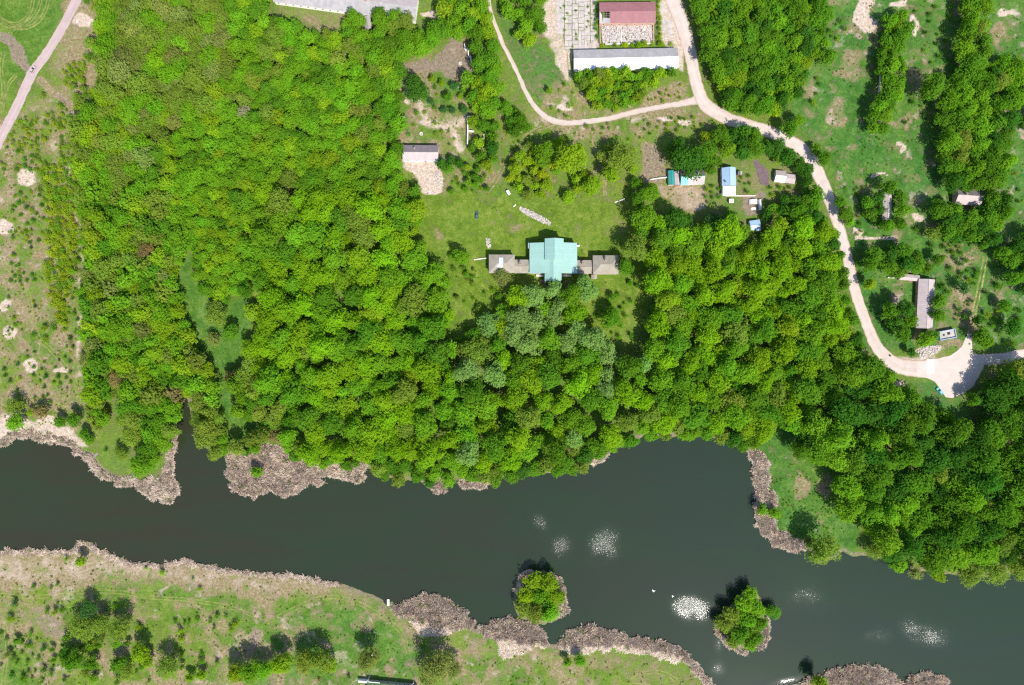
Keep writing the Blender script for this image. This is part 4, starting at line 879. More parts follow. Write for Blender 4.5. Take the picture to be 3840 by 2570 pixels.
# ------------------------------------------------------------------ cars
def car(u, v, rot, pm, label, L=4.3, W=1.75):
    c = P(u, v); root = empty('car', (c.x, c.y, 0.03), R(rot), label, 'car')
    def loft(name, secs, mat, par):
        """secs: (y, halfwidth bottom, halfwidth top, z bottom, z top)"""
        vs = []; fs = []
        for (y, wb, wt, zb, zt) in secs: vs += [(-wb, y, zb), (wb, y, zb), (wb * 1.02, y, (zb + zt) / 2), (wt, y, zt), (-wt, y, zt), (-wb * 1.02, y, (zb + zt) / 2)]
        for i in range(len(secs) - 1):
            for k in range(6): fs.append((i * 6 + k, i * 6 + (k + 1) % 6, (i + 1) * 6 + (k + 1) % 6, (i + 1) * 6 + k))
        fs += [tuple(range(6))[::-1], tuple(range(len(vs) - 6, len(vs)))]
        return obj(name, vs, fs, mat, par)
    h, w = L / 2, W / 2
    body = loft('body', [(-h, w * 0.86, w * 0.8, 0.35, 0.72), (-h + 0.25, w * 0.97, w * 0.9, 0.25, 0.88), (-0.5 * h, w, w * 0.93, 0.22, 0.93), (0.45 * h, w, w * 0.93, 0.22, 0.92), (h - 0.35, w * 0.97, w * 0.88, 0.25, 0.84), (h, w * 0.82, w * 0.74, 0.34, 0.66)], pm, root)
    loft('windows', [(-h + 0.3, w * 0.82, w * 0.80, 0.86, 0.90), (-0.62 * h, w * 0.86, w * 0.70, 0.90, 1.38), (0.05 * h, w * 0.86, w * 0.70, 0.90, 1.40), (0.48 * h, w * 0.84, w * 0.80, 0.88, 0.93)], M['glass'], root)
    loft('roof', [(-0.66 * h, w * 0.68, w * 0.64, 1.385, 1.42), (-0.3 * h, w * 0.70, w * 0.66, 1.40, 1.47), (0.06 * h, w * 0.68, w * 0.62, 1.395, 1.44)], pm, root)
    for s in (-1, 1):
        for y in (-0.6 * h, 0.62 * h):
            t = MB().tube((s * (w - 0.16), y, 0.31), (s * (w + 0.02), y, 0.31), 0.32, None, 14).build('wheel', M['tyre'], root)
            MB().tube((s * (w + 0.02), y, 0.31), (s * (w + 0.035), y, 0.31), 0.19, None, 12).build('rim', M['rim'], t)
        MB().box(s * w * 0.6 - 0.17, s * w * 0.6 + 0.17, h - 0.06, h + 0.02, 0.52, 0.66).build('headlight', M['lamp'], root)
        MB().box(s * w * 0.62 - 0.15, s * w * 0.62 + 0.15, -h - 0.02, -h + 0.06, 0.55, 0.7).build('tail_light', M['lamp_red'], root)
        MB().box(s * (w + 0.09) - 0.09, s * (w + 0.09) + 0.09, 0.32 * h, 0.32 * h + 0.14, 0.88, 1.02).build('mirror', pm, root)
        loft('side_pillar', [(-0.25 * h - 0.05, 0.02, 0.02, 0.9, 1.39), (-0.25 * h + 0.05, 0.02, 0.02, 0.9, 1.39)], pm, root).location.x = s * w * 0.79
    MB().box(-w * 0.8, w * 0.8, h - 0.02, h + 0.05, 0.3, 0.42).build('bumper', M['tyre'], root); MB().box(-w * 0.8, w * 0.8, -h - 0.05, -h + 0.02, 0.35, 0.47).build('bumper', M['tyre'], root)
    return root
car(1788, 808, -5, M['car_green'], 'dark green hatchback parked on the manor lawn')
car(126, 263, -32, M['car_beige'], 'beige car driving on the pink gravel road', 4.4)
car(3521, 1467, 38, M['car_teal'], 'turquoise car parked at the edge of the turning place', 4.6, 1.8)

# ------------------------------------------------------------------ water birds
def swan(u, v, rot, label, spread):
    c = P(u, v); root = empty('swan', (c.x, c.y, -0.42), R(rot), label, 'bird', 'white birds on the open water')
    secs = [(-0.62, 0.02, 0.30), (-0.45, 0.16, 0.26), (-0.15, 0.27, 0.22), (0.15, 0.27, 0.20), (0.38, 0.18, 0.22), (0.48, 0.09, 0.32), (0.53, 0.065, 0.50), (0.50, 0.055, 0.70), (0.52, 0.055, 0.86), (0.62, 0.075, 0.93), (0.72, 0.055, 0.90), (0.78, 0.02, 0.87)]
    vs = []; fs = []; n = 10
    for k, (y, r, z) in enumerate(secs):
        up = 5 <= k <= 8
        for i in range(n):
            a = 6.2832 * i / n
            vs.append((r * math.cos(a), y + (r * math.sin(a) if up else 0), z + (0 if up else 0.8 * r * math.sin(a))) if not up else (r * math.cos(a), y - r * math.sin(a), z))
    for k in range(len(secs) - 1): fs += [(k * n + i, k * n + (i + 1) % n, (k + 1) * n + (i + 1) % n, (k + 1) * n + i) for i in range(n)]
    fs += [tuple(range(n))[::-1], tuple(range(len(vs) - n, len(vs)))]
    b = obj('body', vs, fs, M['feather'], root); b.data.polygons.foreach_set('use_smooth', [True] * len(b.data.polygons))
    MB().tube((0, 0.74, 0.89), (0, 0.86, 0.86), 0.035, 0.012, 6).build('beak', M['beak'], root)
    for s in (-1, 1):
        tip = (s * (0.25 + 0.75 * spread), -0.35 - 0.25 * spread, 0.45 + 0.1 * spread)
        q = [(s * 0.14, 0.25, 0.36), (s * 0.18, -0.30, 0.36), (tip[0] * 0.9, tip[1] - 0.28, tip[2]), tip]
        MB().slab(q if s < 0 else q[::-1], 0.05).build('wing', M['feather'], root)
swan(2450, 2218, 160, 'white bird with half spread wings alone on open water', 0.9)
swan(2522, 2236, 40, 'white bird swimming beside the bright ruffled water', 0.45)
# ------------------------------------------------------------------ trees and shrubs
def leaf_cloud(cen, nrm, size, seed):
    """one bent leaf spray (quad) at every centre, facing about nrm"""
    g = np.random.default_rng(seed); n = len(cen)
    nr = nrm + g.normal(0, 0.42, (n, 3)); nr /= np.linalg.norm(nr, axis=1)[:, None]
    t = np.cross(nr, g.normal(0, 1, (n, 3))); t /= np.linalg.norm(t, axis=1)[:, None] + 1e-9
    b = np.cross(nr, t); s = (size * g.uniform(0.65, 1.25, n))[:, None]
    k = g.uniform(0.55, 1.0, (n, 1))
    q = np.stack([cen - t * s * 0.5, cen - b * s * 0.5 * k + nr * s * 0.10, cen + t * s * 0.5, cen + b * s * 0.5 * k - nr * s * 0.12], 1)
    return q.reshape(-1, 3), np.arange(n * 4).reshape(-1, 4)

def trunk_geo(h, R0, seed):
    r_ = random.Random(seed); B = MB(); top = h * 0.62; rad = 0.045 * R0 + 0.10
    B.tube((0, 0, -0.3), (0, 0, top * 0.55), rad, rad * 0.75, 7); B.tube((0, 0, top * 0.55), (0.1 * R0 * r_.uniform(-1, 1), 0.1 * R0 * r_.uniform(-1, 1), top), rad * 0.75, rad * 0.35, 6)
    for i in range(6):
        a = i * 1.05 + r_.uniform(-0.4, 0.4); z = top * r_.uniform(0.4, 0.8); l = R0 * r_.uniform(0.45, 0.75)
        B.tube((0, 0, z), (l * math.cos(a), l * math.sin(a), z + l * r_.uniform(0.5, 0.9)), rad * 0.4, rad * 0.12, 5)
    return B

def crown_mesh(name, R0, h, seed, style):
    g = np.random.default_rng(seed)
    cz = h * (0.60 if style != 'bush' else 0.48); az = h - cz
    if style == 'bush': az = h * 0.5
    nl = {'dome': 20, 'soft': 14, 'bush': 7}[style] + int(R0)
    ctr = []
    ph = g.uniform(0, 6.283, 3); am = g.uniform(0.06, 0.20, 3)
    tries = 0
    while len(ctr) < nl and tries < 4000:
        tries += 1
        d = g.normal(0, 1, 3); d[2] = abs(d[2]) * 0.9 - 0.28; d /= np.linalg.norm(d)
        th = math.atan2(d[1], d[0]); rr = g.uniform(0.50, 0.80) * (1 + am[0] * math.sin(th + ph[0]) + am[1] * math.sin(2 * th + ph[1]) + am[2] * math.sin(3 * th + ph[2]))
        p = np.array([d[0] * R0 * rr, d[1] * R0 * rr, cz + d[2] * az * rr])
        if all(np.linalg.norm((p - q[:3]) / np.array([1, 1, 1.1])) > R0 * 0.30 for q in ctr): ctr.append(np.array([*p, R0 * g.uniform(0.24, 0.42)]))
    ctr.append(np.array([0, 0, cz + az * 0.62, R0 * 0.42]))
    sprig = {'dome': 0.62, 'soft': 0.50, 'bush': 0.30}[style]
    cs, ns, tn = [], [], []
    for (x, y, z, r) in ctr:
        area = 4 * math.pi * r * r * 0.72
        nc = max(6, int(area / {'dome': 0.72, 'soft': 0.42, 'bush': 0.16}[style]))
        d = g.normal(0, 1, (nc, 3)); d[:, 2] += 0.35; d /= np.linalg.norm(d, axis=1)[:, None]
        jit = g.uniform(0.78, 1.16, nc)[:, None] if style != 'soft' else g.uniform(0.55, 1.28, nc)[:, None]
        c = np.array([x, y, z]) + d * r * jit
        m = 3 if style == 'dome' else 2          # leaves per sprig
        for k in range(m):
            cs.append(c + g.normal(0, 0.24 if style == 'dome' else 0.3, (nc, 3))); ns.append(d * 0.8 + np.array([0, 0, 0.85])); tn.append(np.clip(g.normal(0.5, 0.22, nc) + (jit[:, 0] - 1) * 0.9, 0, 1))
    # inner leaves keep the crown from being see-through
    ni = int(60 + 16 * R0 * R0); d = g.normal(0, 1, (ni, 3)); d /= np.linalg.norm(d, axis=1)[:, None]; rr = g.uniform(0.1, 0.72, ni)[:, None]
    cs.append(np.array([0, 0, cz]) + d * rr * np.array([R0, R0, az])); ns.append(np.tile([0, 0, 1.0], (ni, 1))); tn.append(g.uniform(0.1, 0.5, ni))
    cs = np.concatenate(cs); ns = np.concatenate(ns); tn = np.concatenate(tn)
    keep = cs[:, 2] > 0.12 * h; cs, ns, tn = cs[keep], ns[keep], tn[keep]
    sz = np.full(len(cs), sprig); sz[-1:] = sprig
    v, f = leaf_cloud(cs, ns, sz, seed + 5)
    return v, f, np.repeat(tn, 4)

FORMS = {}          # class -> list of (crown mesh, trunk mesh, R0, h, joined object for scattering)
scatter_col = bpy.data.collections.new('canopy_forms'); form_index = 0
def add_form(cls, R0, h, seed, style):
    global form_index
    v, f, tn = crown_mesh('crown', R0, h, seed, style)
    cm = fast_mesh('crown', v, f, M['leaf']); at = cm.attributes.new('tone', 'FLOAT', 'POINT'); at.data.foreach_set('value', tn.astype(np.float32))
    B = trunk_geo(h, R0, seed); tm = mesh('trunk', B.v, B.f, M['bark'])
    bm = bmesh.new(); bm.from_mesh(cm); nf = len(bm.faces); bm.from_mesh(tm); bm.faces.ensure_lookup_table()
    for fc in bm.faces[nf:]: fc.material_index = 1
    jm = bpy.data.meshes.new('canopy_form'); bm.to_mesh(jm); bm.free(); jm.materials.append(M['leaf']); jm.materials.append(M['bark'])
    jo = bpy.data.objects.new('canopy_form_%02d' % form_index, jm); scatter_col.objects.link(jo)
    FORMS.setdefault(cls, []).append((cm, tm, R0, h, form_index)); form_index += 1
for i in range(5): add_form('big', 6.0, 14.0 + i * 0.4, 100 + i, 'dome')
for i in range(6): add_form('mid', 4.0, 10.6 + 0.3 * i, 200 + i, 'dome')
for i in range(4): add_form('small', 2.5, 6.6 + 0.3 * i, 300 + i, 'dome')
for i in range(4): add_form('soft', 5.0, 10.5 + 0.4 * i, 400 + i, 'soft')
for i in range(4): add_form('softsmall', 2.8, 6.0 + 0.3 * i, 450 + i, 'soft')
for i in range(5): add_form('bush', 1.3, 2.2 + 0.15 * i, 500 + i, 'bush')

T = dict(bright=(0.108, 0.226, 0.014), mid=(0.073, 0.169, 0.013), dark=(0.040, 0.116, 0.014), olive=(0.130, 0.188, 0.028), pale=(0.154, 0.188, 0.050),
         yellow=(0.194, 0.253, 0.012), silver=(0.149, 0.241, 0.070), brown=(0.160, 0.134, 0.058), grey=(0.204, 0.198, 0.125), blue=(0.042, 0.112, 0.030), lime=(0.152, 0.241, 0.013), park=(0.139, 0.257, 0.010))
placed = []         # dicts u v r cls tint zone zs
PU = np.zeros((0, 3))
BLOCK = []          # px polygons no trunk may stand in
def block_rect(u0, v0, u1, v1): BLOCK.append([(u0, v0), (u1, v0), (u1, v1), (u0, v1)])
for q in ((1828, 945, 2326, 1050), (2150, 180, 2546, 256), (2245, 0, 2460, 165), (1505, 535, 1650, 720), (1362, 58, 1396, 112), (2500, 630, 2645, 700), (2705, 620, 2770, 735), (2900, 632, 2990, 692), (2730, 740, 2760, 765), (2800, 740, 2865, 800), (2808, 815, 2860, 872), (3318, 722, 3344, 828), (3584, 715, 3682, 768), (3448, 1040, 3510, 1236), (3375, 1028, 3460, 1052), (3518, 1232, 3590, 1280), (2030, 880, 2120, 1080), (2812, 595, 2890, 702), (1362, 55, 1396, 112)):
    block_rect(*q)
BLOCK.append([(1010, -90), (1580, -90), (1566, 10), (1534, 74), (1250, 38), (1020, 4)])
ROADS = [([(2470, -160), (2532, 20), (2586, 190), (2616, 330), (2645, 392), (2710, 437), (2866, 488), (3003, 556), (3050, 612), (3106, 735), (3172, 944), (3216, 1122), (3272, 1270), (3322, 1340), (3420, 1382), (3660, 1352), (3840, 1330), (3990, 1305)], 26),
         ([(1834, -60), (1862, 103), (1973, 348), (2038, 433), (2132, 462), (2346, 429), (2600, 380)], 14), ([(330, -90), (126, 265), (-120, 800)], 24), ([(3640, 1255), (3696, 962)], 12)]
CLEAR = [[(1010, 10), (1250, 44), (1312, 52), (1268, 95), (1262, 122), (1190, 98), (1100, 72), (1020, 40)],
         [(702, 965), (722, 950), (706, 1010), (720, 1080), (760, 1118), (850, 1135), (922, 1122), (930, 1250), (900, 1270), (870, 1290), (840, 1300), (845, 1340), (770, 1345), (745, 1290), (710, 1220), (690, 1150), (665, 1060)],
         [(817, 1432), (848, 1437), (872, 1560), (975, 1590), (915, 1620), (855, 1650), (842, 1600), (815, 1480)], [(674, 1500), (690, 1490), (702, 1520), (708, 1590), (700, 1600), (676, 1590)],
         [(1700, 1000), (1860, 1010), (1830, 1130), (1725, 1270), (1705, 1200), (1730, 1100)], [(2240, 1060), (2410, 1060), (2440, 1180), (2380, 1290), (2280, 1280), (2230, 1150)],
         [(2870, 1680), (2960, 1640), (2985, 1740), (3080, 1760), (3160, 1800), (3110, 1880), (3110, 1960), (3200, 1980), (3230, 2050), (3000, 2010), (2910, 1960), (2890, 1800)], [(3617, 1500), (3680, 1495), (3690, 1600), (3640, 1610)],
         [(2070, 640), (2110, 620), (2150, 660), (2130, 700), (2080, 710)], [(402, 1500), (425, 1500), (430, 1590), (405, 1600)]]
for (a, b, c, d) in ((2812, 822, 2856, 868), (3320, 728, 3342, 822), (3592, 722, 3678, 764), (2904, 640, 2986, 690), (2738, 744, 2862, 812), (1366, 62, 1392, 108), (3452, 1046, 3506, 1230)): CLEAR.append([(a, b), (c, b), (c, d), (a, d)])
CLEAR_BOX = [(min(a for a, b in q), min(b for a, b in q), max(a for a, b in q), max(b for a, b in q)) for q in CLEAR]
BLOCK_BOX = [(min(a for a, b in q), min(b for a, b in q), max(a for a, b in q), max(b for a, b in q)) for q in BLOCK]
def blocked(u, v, r, z=0.0):
    if r > 14:
        for q, (a0, b0, a1, b1) in zip(CLEAR, CLEAR_BOX):
            if a0 - r < u < a1 + r and b0 - r < v < b1 + r and sdist(np.array([[u, v]], float), q)[0] > -0.85 * r: return True
    f = (H - z) / H; bu, bv = CU + (u - CU) * f, CV + (v - CV) * f      # where the trunk stands
    pt = np.array([[bu, bv]])
    for q, (a0, b0, a1, b1) in zip(BLOCK, BLOCK_BOX):
        if not (a0 - r < bu < a1 + r and b0 - r < bv < b1 + r): continue
        if in_poly(pt, q)[0] or sdist(pt, q)[0] > -r * 0.35: return True
    for pts, w_ in ROADS:
        for (ax, ay), (cx, cy_) in zip(pts[:-1], pts[1:]):
            ex, ey = cx - ax, cy_ - ay; t = min(1, max(0, ((bu - ax) * ex + (bv - ay) * ey) / (ex * ex + ey * ey)))
            if math.hypot(bu - ax - t * ex, bv - ay - t * ey) < w_ + r * 0.35: return True
    return False

def put(u, v, r, cls=None, tint='mid', zone=None, zs=None, label=None, jit=0.09, solo=False):
    global PU
    if cls is None: cls = 'big' if r > 33 else 'mid' if r > 21 else 'small' if r > 11 else 'bush'
    base = np.array(T[tint] if isinstance(tint, str) else tint)
    t = base * (1 + rng.normal(0, jit)) * (1 + rng.normal(0, 0.04, 3))
    placed.append(dict(u=u, v=v, r=r, cls=cls, tint=np.clip(t, 0.004, 0.4), zone=zone, zs=zs or rng.uniform(0.85, 1.2), label=label, solo=solo))
    PU = np.vstack([PU, [u, v, r]])

def fill(zone, poly, rmin, rmax, tints, sep=0.80, tries=2500, cls=None, dens=1.0, zs=None, clumpy=0.0):
    p = np.array(poly, float); lo, hi = p.min(0), p.max(0); n = 0
    cand = rng.uniform(lo, hi, (tries, 2)); cand = cand[in_poly(cand, poly)]
    names = [t for t, w in tints]; ws = np.array([w for t, w in tints], float); ws /= ws.sum()
    for k, (u, v) in enumerate(cand):
        r = rmin + (rmax - rmin) * rng.beta(1.6, 1.9) if k > len(cand) * 0.25 else rng.uniform((rmin + rmax) / 2, rmax)
        if len(PU):
            d = np.hypot(PU[:, 0] - u, PU[:, 1] - v)
            if (d < (PU[:, 2] + r) * sep).any(): continue
        if clumpy and fbm(np.array([u / 42.0]), np.array([v / 42.0]), 2)[0] < clumpy * rng.uniform(0.75, 1.25): continue
        if dens < 1 and rng.random() > dens: continue
        if blocked(u, v, r, 1.6 * r * S): continue
        put(u, v, r, cls if not isinstance(cls, (list, tuple)) else cls[rng.integers(len(cls))], names[rng.choice(len(names), p=ws)], zone, zs and rng.uniform(*zs)); n += 1
    return n

# --- trees that can be told apart (crown centre and radius in photo pixels)
SOLO = [
 (1562, 335, 46, None, 'dark', 'big round dark green tree alone in the clearing'), (808, 1180, 42, 'soft', 'olive', 'round olive tree standing in the bright green glade'), (866, 1246, 30, None, 'mid', 'mid green tree at the right of the bright glade'),
 (800, 1274, 26, 'softsmall', 'pale', 'pale wispy tree below the round olive tree'), (1724, 965, 30, None, 'bright', 'small round tree alone on the lawn left of the manor'), (1890, 1045, 34, 'soft', 'pale', 'yellowish tree touching the left pavilion of the manor'),
 (2345, 1000, 30, None, 'mid', 'bushy tree at the right end of the manor'), (2006, 1110, 44, None, 'silver', 'silvery tree just below the manor portico left side'), (2078, 1090, 34, None, 'silver', 'silvery tree right in front of the manor portico'), (2200, 1085, 44, None, 'silver', 'silvery tree below the right link of the manor'),
 (1945, 1185, 44, None, 'silver', 'large silvery tree of the park avenue, upper left'), (2010, 1210, 46, None, 'silver', 'large silvery tree in the middle of the park'), (2080, 1190, 36, None, 'silver', 'silvery tree right of the park centre'), (1985, 1290, 44, None, 'silver', 'silvery tree in the lower park'), (2130, 1290, 40, None, 'silver', 'silvery tree beside the sunlit park path'),
 (2280, 1330, 40, None, 'silver', 'pale silvery tree near the narrow lawn'), (1795, 1325, 54, 'soft', 'olive', 'wide ochre green tree at the south lawn edge'), (2295, 1195, 36, None, 'mid', 'green tree alone on the narrow lawn below the right pavilion'),
 (1550, 1130, 52, None, 'olive', 'big olive crown at the left lawn edge'), (1640, 1120, 48, None, 'bright', 'big bright crown beside the left lawn edge'),
 (1575, 925, 26, None, 'bright', 'small tree on the lawn edge below the car'), (1553, 865, 18, None, 'lime', 'little lime green tree at the lawn edge'), (1692, 960, 12, None, 'mid', 'little tree beside the lone lawn tree'),
 (2590, 600, 58, None, 'dark', 'huge dark green tree overhanging the patchwork farmhouse'), (2540, 560, 38, None, 'dark', 'dark green tree at the left of the farmhouse'), (2650, 570, 40, None, 'mid', 'green tree above the farmhouse'), (2530, 815, 40, None, 'dark', 'dark glossy tree below the farmhouse yard, left'), (2575, 828, 26, None, 'dark', 'dark tree below the farmhouse yard, middle'),
 (2680, 832, 34, None, 'blue', 'dark tree casting a wide shadow on the farm yard'), (2740, 812, 24, None, 'dark', 'dark tree at the shadowed yard corner'), (2440, 720, 34, None, 'bright', 'bright tree left of the farm yard'), (2395, 745, 26, None, 'mid', 'dark leaved tree beside the fallen boards'), (2470, 840, 32, None, 'park', 'tree at the upper right of the manor lawn'), (2405, 870, 28, None, 'mid', 'tree at the right edge of the manor lawn'),
 (2130, 590, 56, None, 'lime', 'large lime green tree of the orchard'), (2040, 570, 40, None, 'bright', 'bright orchard tree beside the lime one'), (2215, 700, 36, None, 'lime', 'lime green tree at the orchard corner'), (2330, 590, 50, 'soft', 'olive', 'wide soft olive tree right of the thin path'), (2290, 650, 30, None, 'lime', 'lime shrub tree by the thin path'),
 (1985, 150, 26, None, 'lime', 'yellow green tree right of the narrow lane'), (1945, 125, 18, None, 'lime', 'small yellow green tree beside the narrow lane'), (2010, 60, 34, None, 'mid', 'green tree above the lane meadow'), (2060, 340, 12, None, 'lime', 'little yellow green tree inside the lane bend'),
 (960, 1772, 20, None, 'bright', 'dark little tree on the round reed island'), (3085, 2068, 56, 'soft', 'olive', 'big olive willow leaning over the east bank'), (3030, 2032, 22, 'softsmall', 'pale', 'small pale willow at the reed bed end'), (3290, 2070, 34, 'soft', 'olive', 'soft olive willow right of the big willow'), (3370, 2125, 30, None, 'bright', 'bright bush tree at the water below the wood'), (3435, 2150, 24, 'softsmall', 'pale', 'pale thin willow dipping into the water'),
 (3640, 2160, 46, 'soft', 'olive', 'soft olive willow on the water edge'), (3740, 2150, 44, 'soft', 'olive', 'broad soft willow near the right edge on the water'), (3820, 2130, 40, 'soft', 'olive', 'soft willow at the right picture edge on the water'), (3520, 2150, 30, None, 'lime', 'bright yellow green tree hanging over the water'),
 (2905, 2000 - 75, 22, None, 'bright', 'single bush tree in the reeds of the east shore'), (2860, 1890 + 25, 20, None, 'bright', 'leafy bush on the east shore reeds'),
 (3722, 1478, 44, None, 'dark', 'tall dark tree throwing its shadow on the turning place'), (3745, 1525, 44, None, 'dark', 'tall dark tree behind the turning place'), (3655, 1500, 24, None, 'mid', 'small tree on the grass below the turning place'), (3690, 1580, 22, None, 'dark', 'small dark tree by the grass patch in the wood'),
 (3155, 760, 22, None, 'mid', 'roadside tree right of the road bend, upper'), (3175, 800, 26, None, 'mid', 'roadside tree right of the road bend, middle'), (3190, 832, 18, None, 'bright', 'roadside tree right of the road bend, lower'), (2965, 480, 30, None, 'mid', 'tree above the road bend'), (2995, 450, 22, None, 'bright', 'bright tree beside the road bend meadow'), (3060, 560, 20, None, 'mid', 'narrow tree on the outer road bend'), (3090, 595, 26, None, 'mid', 'bushy tree on the outer road bend'),
 (3110, 210, 30, None, 'mid', 'tree standing off the north wood edge'), (3095, 160, 20, None, 'bright', 'small tree at the north wood edge'), (3505, 320, 46, None, 'mid', 'round tree bulging from the eastern belt'), (3280, 960, 34, None, 'mid', 'tree left of the big eastern clump'), (3270, 990, 28, None, 'mid', 'lower tree left of the big eastern clump'),
 (3225, 985, 14, None, 'dark', 'small dark roadside tree on the east meadow'), (3500, 875, 26, 'softsmall', 'olive', 'soft tree on the east meadow'), (3520, 970, 22, None, 'mid', 'small tree above the long slate house'), (3265, 1065, 20, None, 'lime', 'round bright bush by the lane meadow'), (3615, 1080, 26, 'softsmall', 'blue', 'bluish shrub tree on the east meadow'), (3530, 1075, 16, None, 'dark', 'small dark tree beside the long slate house'),
 (3525, 1130, 28, None, 'mid', 'tree against the long slate house, upper'), (3520, 1185, 26, None, 'mid', 'tree against the long slate house, lower'), (3470, 1275, 30, None, 'bright', 'spreading bush tree left of the roofless block'), (3500, 1262, 22, None, 'mid', 'dark bush tree touching the roofless block'), (3420, 1320, 16, None, 'dark', 'dark shrub tree at the verge'),
 (3680, 1260, 32, None, 'mid', 'tree right of the pale driveway'), (3665, 1200, 18, None, 'dark', 'thin dark tree beside the wheel ruts'), (3700, 1285, 24, None, 'bright', 'bright tree right of the pale driveway'), (3800, 1230, 30, None, 'dark', 'dark round tree near the right edge'), (3770, 1150, 24, None, 'mid', 'soft tree near the right edge'), (3730, 895, 28, None, 'dark', 'tree where the wheel ruts end'), (3690, 915, 22, None, 'mid', 'small tree where the wheel ruts end'),
 (3340, 1335, 4, None, 'dark', None), (3605, 75, 10, None, 'dark', None),
 # south meadow
 (330, 2285, 34, 'soft', 'blue', 'bluish soft tree on the south meadow'), (300, 2360, 46, 'soft', 'olive', 'wide olive tree on the south meadow'), (370, 2340, 40, 'soft', 'olive', 'soft olive tree beside the wide one, south meadow'), (445, 2365, 42, 'soft', 'olive', 'soft olive tree with dark shadow, south meadow'),
 (520, 2450, 32, None, 'lime', 'bright green tree with round shadow, south meadow'), (550, 2480, 24, None, 'lime', 'small bright tree right of the round one, south meadow'), (620, 2500, 42, 'soft', 'olive', 'lone oval olive tree, south meadow'), (270, 2480, 38, None, 'mid', 'dense green tree at the lower left'), (240, 2450, 26, None, 'dark', 'dark crown behind the dense green tree'), (440, 2490, 30, None, 'mid', 'narrow dark tree pair on the south meadow, left one'), (470, 2520, 30, 'soft', 'olive', 'narrow dark tree pair on the south meadow, right one'), (340, 2490, 24, None, 'mid', 'small tree between the dense tree and the dark pair'),
 (710, 2545, 16, None, 'lime', 'small lime tree at the lower edge'), (755, 2535, 18, None, 'lime', 'second small lime tree at the lower edge'), (880, 2530, 34, None, 'lime', 'left tree of the lime hedge row'), (930, 2520, 36, None, 'bright', 'middle tree of the lime hedge row'), (985, 2515, 36, None, 'bright', 'right middle tree of the lime hedge row'), (1045, 2495, 38, None, 'lime', 'right tree of the lime hedge row'),
 (1140, 2490, 44, 'soft', 'olive', 'left of two joined olive willows'), (1195, 2480, 46, 'soft', 'olive', 'right of two joined olive willows'), (1240, 2500, 22, None, 'lime', 'small bright bush beside the olive willows'), (1380, 2480, 42, 'soft', 'pale', 'oval pale willow alone on the green meadow'), (1640, 2500, 58, 'soft', 'pale', 'big bare looking pale willow by the reeds'), (1610, 2540, 40, 'soft', 'pale', 'lower half of the big pale willow pair'), (1700, 2520, 30, 'soft', 'pale', 'thin pale willow right of the big one'),
 (2175, 2478, 22, None, 'bright', 'small bush tree on the south bank right of the meadow'), (2130, 2485, 16, None, 'bright', 'little bush on the south bank'), (3080, 2565, 30, None, 'lime', 'bright shrubs on the lower right reed island'),
 # west bank
 (50, 1532, 30, 'softsmall', 'olive', 'dark soft tree near the west bank, left'), (55, 1585, 28, None, 'bright', 'round bright tree on the west bank'), (150, 1545, 28, 'softsmall', 'brown', 'greyish soft tree on the west bank'), (112, 1548, 14, None, 'lime', 'lime bush between two west bank trees'), (222, 1585, 20, None, 'mid', 'small tree on the west bank reeds'), (275, 1575, 24, None, 'mid', 'tree beside the faint west track'), (315, 1630, 20, None, 'mid', 'bank tree above the dark jetty'), (335, 1655, 16, None, 'bright', 'small bank tree above the dark jetty'),
 (395, 1690, 8, None, 'dark', None), (490, 1630, 40, 'soft', 'olive', 'bushy olive tree on the reed peninsula'), (560, 1680, 36, None, 'mid', 'dense tree on the reed peninsula'), (520, 1740, 38, None, 'bright', 'bright low tree at the tip of the peninsula'), (450, 1700, 28, 'soft', 'olive', 'soft tree on the peninsula grass'), (570, 1730, 26, None, 'bright', 'bright tree at the peninsula reeds'),
]
for (u, v, r, cls, tint, lab) in SOLO: put(u, v, r, cls, tint, 'solo', None, lab, 0.07, True)
# islands
for k, (u, v, r, t) in enumerate([(2000, 2180, 32, 'lime'), (2060, 2190, 34, 'lime'), (1975, 2235, 30, 'lime'), (2030, 2235, 34, 'bright'), (2085, 2240, 34, 'lime'), (1960, 2285, 30, 'olive'), (2010, 2305, 32, 'olive'), (2065, 2300, 34, 'bright'), (2050, 2275, 24, 'dark')]):
    put(u, v, r, 'mid', t, 'isle1', 0.75)
for k, (u, v, r, t) in enumerate([(2815, 2235, 28, 'bright'), (2790, 2275, 34, 'bright'), (2840, 2285, 32, 'bright'), (2745, 2310, 32, 'olive'), (2800, 2325, 34, 'bright'), (2850, 2340, 28, 'mid'), (2725, 2350, 28, 'olive'), (2775, 2380, 34, 'mid'), (2830, 2395, 30, 'mid'), (2750, 2405, 26, 'olive'), (2815, 2420, 24, 'bright')]):
    put(u, v, r, 'mid', t, 'isle2', 0.75)
put(2895, 2295, 30, 'soft', 'mid', 'isle2', 0.6); put(2700, 2335, 24, 'softsmall', 'olive', 'isle2', 0.8)

